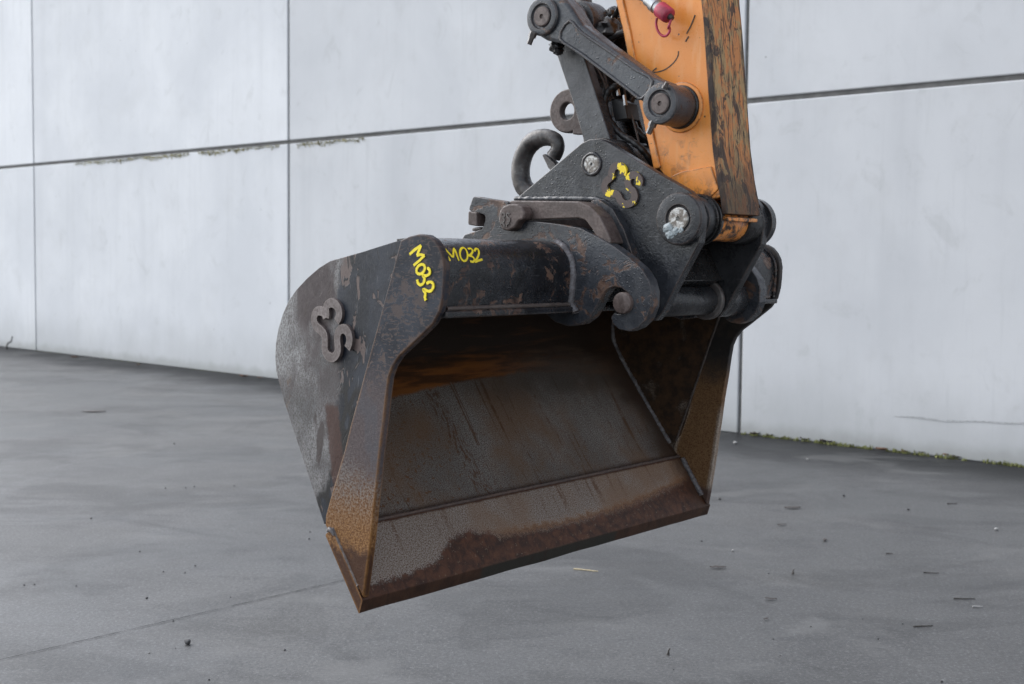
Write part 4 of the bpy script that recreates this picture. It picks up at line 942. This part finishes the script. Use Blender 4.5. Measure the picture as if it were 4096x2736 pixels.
# the rest of the machine, to the right of the picture: boom, house, cab, tracks
bu, bv = PINB
jt = tuple(Vector(ALT).lerp(Vector(ART), .55)); jt = (jt[0], jt[1]+.1)
BOOM = [(jt[0]-.12, jt[1]-.05), (jt[0], jt[1]+.16), (bu+2.3, 4.25), (bu+2.9, 4.15), (bu+4.6, 2.0), (bu+4.75, 1.5), (bu+4.4, 1.45), (bu+4.0, 1.95), (bu+2.65, 3.65), (bu+2.2, 3.75), (jt[0]+.1, jt[1]-.14)]
ext('boom', fillet(BOOM, .12, 4), MIDW-.17, MIDW+.17, 'orange', arm, .006)
for w_ in (MIDW-.26, MIDW+.26): sweep('boom_cylinder', [(bu+4.2, w_, 1.15), (bu+3.5, w_, 2.0), (bu+3.49, w_, 2.02), (bu+2.9, w_, 3.4)], lambda t: .065 if t < .5 else .04, 'orange', arm, 20)
sweep('dipper_cylinder', [(bu+1.6, MIDW, 4.18), (bu+.9, MIDW, 4.15), (bu+.89, MIDW, 4.15), (jt[0], MIDW, jt[1]+.5)], lambda t: .06 if t < .5 else .035, 'orange', arm, 20)
HOUSE = [(bu+4.50, 1.0), (bu+4.50, 1.35), (bu+4.90, 1.75), (bu+6.50, 1.95), (bu+7.20, 1.85), (bu+7.35, 1.5), (bu+7.30, 1.0)]
ext('house', fillet(HOUSE, .12, 4), MIDW-1.1, MIDW+1.1, 'orange', arm, .03)
CABP = [(bu+4.30, 1.02), (bu+4.25, 1.9), (bu+4.50, 2.75), (bu+5.65, 2.8), (bu+5.85, 1.9), (bu+5.80, 1.02)]
cabo = ext('cab', fillet(CABP, .1, 4), MIDW-1.08, MIDW-.12, 'black', arm, .03)
ext('cab_window', fillet([(bu+4.40, 1.75), (bu+4.60, 2.6), (bu+5.55, 2.64), (bu+5.68, 1.75)], .06, 3), MIDW-1.086, MIDW-1.05, simple('cab_glass', (.02, .024, .026), .06), arm, .004)
TRK = [(bu+3.70, .45), (bu+3.85, .12), (bu+4.05, .012), (bu+6.70, .012), (bu+6.90, .12), (bu+7.05, .45), (bu+6.85, .74), (bu+6.65, .8), (bu+4.10, .8), (bu+3.90, .74)]
for w_ in (MIDW-1.1, MIDW+.65): ext('track', fillet(TRK, .15, 4), w_, w_+.45, 'rubber', arm, .03)
ext('undercarriage', [(bu+4.50, .3), (bu+4.50, .7), (bu+4.80, .99), (bu+6.00, .99), (bu+6.30, .7), (bu+6.30, .3)], MIDW-.64, MIDW+.64, 'black', arm, .02)
ext('counterweight', fillet([(bu+7.36, 1.05), (bu+7.40, 1.75), (bu+7.75, 1.7), (bu+7.85, 1.1)], .1, 4), MIDW-1.05, MIDW+1.05, 'black', arm, .04)

# red capped hydraulic quick connector on the arm
cn = arm
def at1(x_, y_, w_): q = Z1.one(x_, y_, w_); return Vector((q[0], w_, q[1]))
p0, p1, p2 = at1(1060, -60, WA-.04), at1(1250, 70, WA-.05), at1(1352, 146, WA-.055)
ax = (p2-p1).normalized()
hose_pts = [tuple(p0+(p0-p1)*.8), tuple(p0), tuple(p1-ax*.07)]
sweep('connector_hose', catmull(hose_pts, 5), .013, 'rubber', cn, 12)
sweep('connector', [tuple(p1-ax*d) for d in (.075, .050, .0495, .028, .0275, .014, .0135, .0)], lambda t: (.012, .012, .016, .016, .0195, .0195, .0165, .0165)[int(round(t*7))], 'zinc', cn, 24)
cap = sweep('dust_cap', [tuple(p1+ax*d) for d in (-.003, 0, .003, .034, .038, .040, .0405)], lambda t: (.0175, .0205, .0215, .0208, .0195, .0155, .001)[int(round(t*6))], 'red', cn, 32)
tip = p1+ax*.042
sweep('cap_knob', [tuple(tip-ax*.006), tuple(tip+ax*.004), tuple(tip+ax*.010)], lambda t: .009-.003*t, 'leaf_dark', cn, 14)
lp_ = [tuple(tip+ax*.006), tuple(tip+Vector((-.002, -.004, -.028)))] + [tuple(at1(x_, y_, WA-.03)) for x_, y_ in ((1326, 215), (1325, 250), (1300, 280), (1268, 278), (1238, 245), (1222, 190), (1228, 140))]
sweep('cap_tether', catmull(lp_, 5), .0035, 'red', cn, 8)

# ================================================================== LITTER ON THE PAVING
def leaf(name, p, ln, wd, yaw, mat, curl=.3):
    vs, fs = [], []; n = 6
    for i in range(n+1):
        t = i/n; hw = wd*.5*math.sin(math.pi*min(1, t*.92+.05))**.8; z = .004+curl*ln*.25*(t-.5)**2+random.uniform(0, .003)
        for k in (-1, 0, 1): vs.append((ln*(t-.5), k*hw, z+abs(k)*curl*wd*.35*random.uniform(.5, 1.2)))
    for i in range(n):
        for k in range(2): a_ = 3*i+k; fs.append((a_, a_+1, a_+4, a_+3))
    me = bpy.data.meshes.new(name); me.from_pydata(vs, [], fs); o = link(name, me, mat, None, ang=80)
    md = o.modifiers.new('t', 'SOLIDIFY'); md.thickness = .0012; o.location = p; o.rotation_euler = (0, 0, yaw); return o
def stick(name, pa, pb, r, mat, lift=.0):
    d = pb-pa; pts = [pa+d*t+Vector((random.uniform(-1, 1), random.uniform(-1, 1), 0))*r*.8+Vector((0, 0, r+.0005+lift*t)) for t in (0, .2, .4, .6, .8, 1)]
    me = sweep_mesh(name, [tuple(q-pa) for q in pts], lambda t: r*(1-.35*t), 7, .12); o = link(name, me, mat, None, ang=60); o.location = pa; return o
G1 = Zm(0, 2000, .6388); G2 = Zm(2600, 1600, .7245); G3 = Zm(0, 1300, .5537); G7 = Zm(2800, 1600, .552)
def G(z, x_, y_): return gpt(*z.px((x_, y_)))
for (xa, ya, xb, yb) in ((1508, 956, 1592, 959), (1678, 1100, 1797, 1101), (1454, 1255, 1560, 1249), (1300, 850, 1340, 851), (1640, 575, 1695, 574)):
    tag(stick('twig', G(G2, xa, ya), G(G2, xb, yb), .0030, 'twig'), 'short dark twig lying on open concrete away from the wall', 'twig', 'dark twigs on the paving')
tag(stick('twig', G(G2, 1780, 1144), G(G2, 1840, 1146), .0038, 'chip'), 'short whitish peeled twig lying on open concrete', 'twig')
tag(stick('straw', gpt(2296, 2279), gpt(2392, 2288), .0035, 'straw'), 'pale yellow straw stalk lying on concrete below the bucket', 'straw')
for (x_, y_, l_, yaw) in ((787, 600, .10, .1), (728, 693, .06, .3), (965, 778, .055, 1.2), (667, 1105, .055, -.3), (640, 1215, .03, .6), (375, 930, .08, .05)):
    tag(leaf('dead_leaf', G(G2, x_, y_), l_, l_*.4, yaw, 'leaf_dark'), 'dark brown dead leaf lying flat on the open concrete', 'leaf', 'dead leaves on the paving')
tag(leaf('dead_leaf', G(G3, 678, 628), .22, .09, .15, 'leaf_dark', .1), 'long black wet leaf on the paving left of the bucket', 'leaf')
for (x_, y_, l_) in ((410, 252, .10), (525, 262, .10), (775, 292, .10), (940, 312, .14), (1320, 368, .11), (1483, 380, .07), (1640, 392, .07), (1790, 407, .12), (1880, 422, .09)):
    p = G(G7, x_, y_+6); p = p + NW*.02
    o = tag(leaf('dead_leaf', p, l_, l_*.55, random.uniform(0, 6), 'leaf' if random.random() > .4 else 'leaf_dark', .7), 'curled brown dead leaf in the moss at the foot of the wall', 'leaf', 'dead leaves at the wall foot'); o.location.z = .01
for (x_, y_, l_) in ((548, 238, .10), (1770, 378, .13), (1885, 388, .10), (1010, 292, .07)):
    p = G(G3, x_, y_+5) + NW*.02; o = tag(leaf('dead_leaf', p, l_, l_*.6, random.uniform(0, 6), 'leaf', .7), 'curled brown dead leaf in the moss at the foot of the wall', 'leaf', 'dead leaves at the wall foot'); o.location.z = .012
def stone(p, r, mat, label, group, name='small_stone'):
    bm = bmesh.new(); bmesh.ops.create_icosphere(bm, subdivisions=2, radius=r); k = random.uniform(0, 50)
    for v in bm.verts: v.co *= 1+.4*mnoise.noise(v.co*(1.6/r)+Vector((k, 0, 0))); v.co.z *= .7
    z0 = min(v.co.z for v in bm.verts)
    for v in bm.verts: v.co.z -= z0
    me = bpy.data.meshes.new(name); bm.to_mesh(me); bm.free(); o = link(name, me, mat, None, ang=60); o.location = p; o.rotation_euler = (0, 0, random.uniform(0, 6)); return tag(o, label, 'stone', group)
stone(G(G1, 1175, 905), .0135, 'stone', 'grey pebble standing alone on the paving near the saw cut', None, 'pebble')
sl = [(G1, 1782, 942, .008), (G1, 1308, 1128, .006), (G1, 918, 617, .010), (G1, 875, 326, .007), (G1, 1222, 414, .007), (G1, 570, 118, .009), (G1, 215, 532, .006), (G1, 152, 535, .006), (G1, 477, 541, .006), (G1, 1158, 458, .006), (G1, 1023, 451, .006), (G1, 1085, 760, .006), (G1, 1443, 611, .005), (G1, 1098, 930, .004), (G1, 1936, 246, .008), (G1, 1941, 203, .008),
      (G2, 1425, 608, .014), (G2, 285, 782, .008), (G2, 888, 1253, .006), (G2, 1260, 1322, .006), (G2, 680, 1322, .005), (G2, 1610, 1558, .008), (G2, 1175, 1212, .004), (G2, 655, 960, .006), (G2, 385, 550, .016), (G2, 1070, 533, .014), (G2, 718, 1414, .004), (G2, 130, 1490, .005), (G2, 1090, 1437, .004), (G2, 1395, 1238, .005), (G3, 1258, 861, .012), (G3, 1195, 1180, .008), (G3, 1404, 1170, .008), (G3, 1342, 1180, .008), (G3, 1692, 1165, .008)]
for z_, x_, y_, r_ in sl: stone(G(z_, x_, y_), r_*.62, 'stone', 'tiny dark grit stone scattered on the wet concrete paving', 'grit stones on the paving')
for z_, x_, y_, r_ in ((G2, 457, 835, .006), (G2, 472, 242, .016), (G2, 870, 332, .010), (G2, 1912, 719, .011), (G1, 935, 960, .004)): stone(G(z_, x_, y_), r_, 'chip', 'small white chip lying on the concrete paving', 'white chips on the paving', 'white_chip')
def stub(name, p, label):
    me = sweep_mesh(name, [(0, 0, 0), (.003, 0, .008), (.002, 0, .016), (.008, 0, .026)], lambda t: .006*(1-.6*t), 7, .2); o = link(name, me, 'twig', None); o.location = p; return tag(o, label, 'twig', 'upright splinters')
stub('splinter', G(G2, 787, 963), 'small dark splinter standing up from the paving'); stub('splinter', G(G2, 98, 1408), 'small dark splinter standing up from the paving')
# bent stub at the foot of the wall, far left
pw = wpt(0, 0); q = gpt(28, 1397)
me = sweep_mesh('bent_pipe_stub', catmull([(0, 0, 0), (0, 0, .06), (.02, 0, .10), (.055, 0, .115), (.07, 0, .15), (.08, 0, .20)], 4), lambda t: .012 if t < .55 else .018*(1-.5*t), 10)
o = link('bent_pipe_stub', me, 'rubber', None); o.location = q; o.rotation_euler = (0, 0, .4); tag(o, 'dark bent pipe stub rising at the foot of the wall', 'pipe')
for o in bpy.data.objects:
    if '_b' in o.keys(): del o['_b']
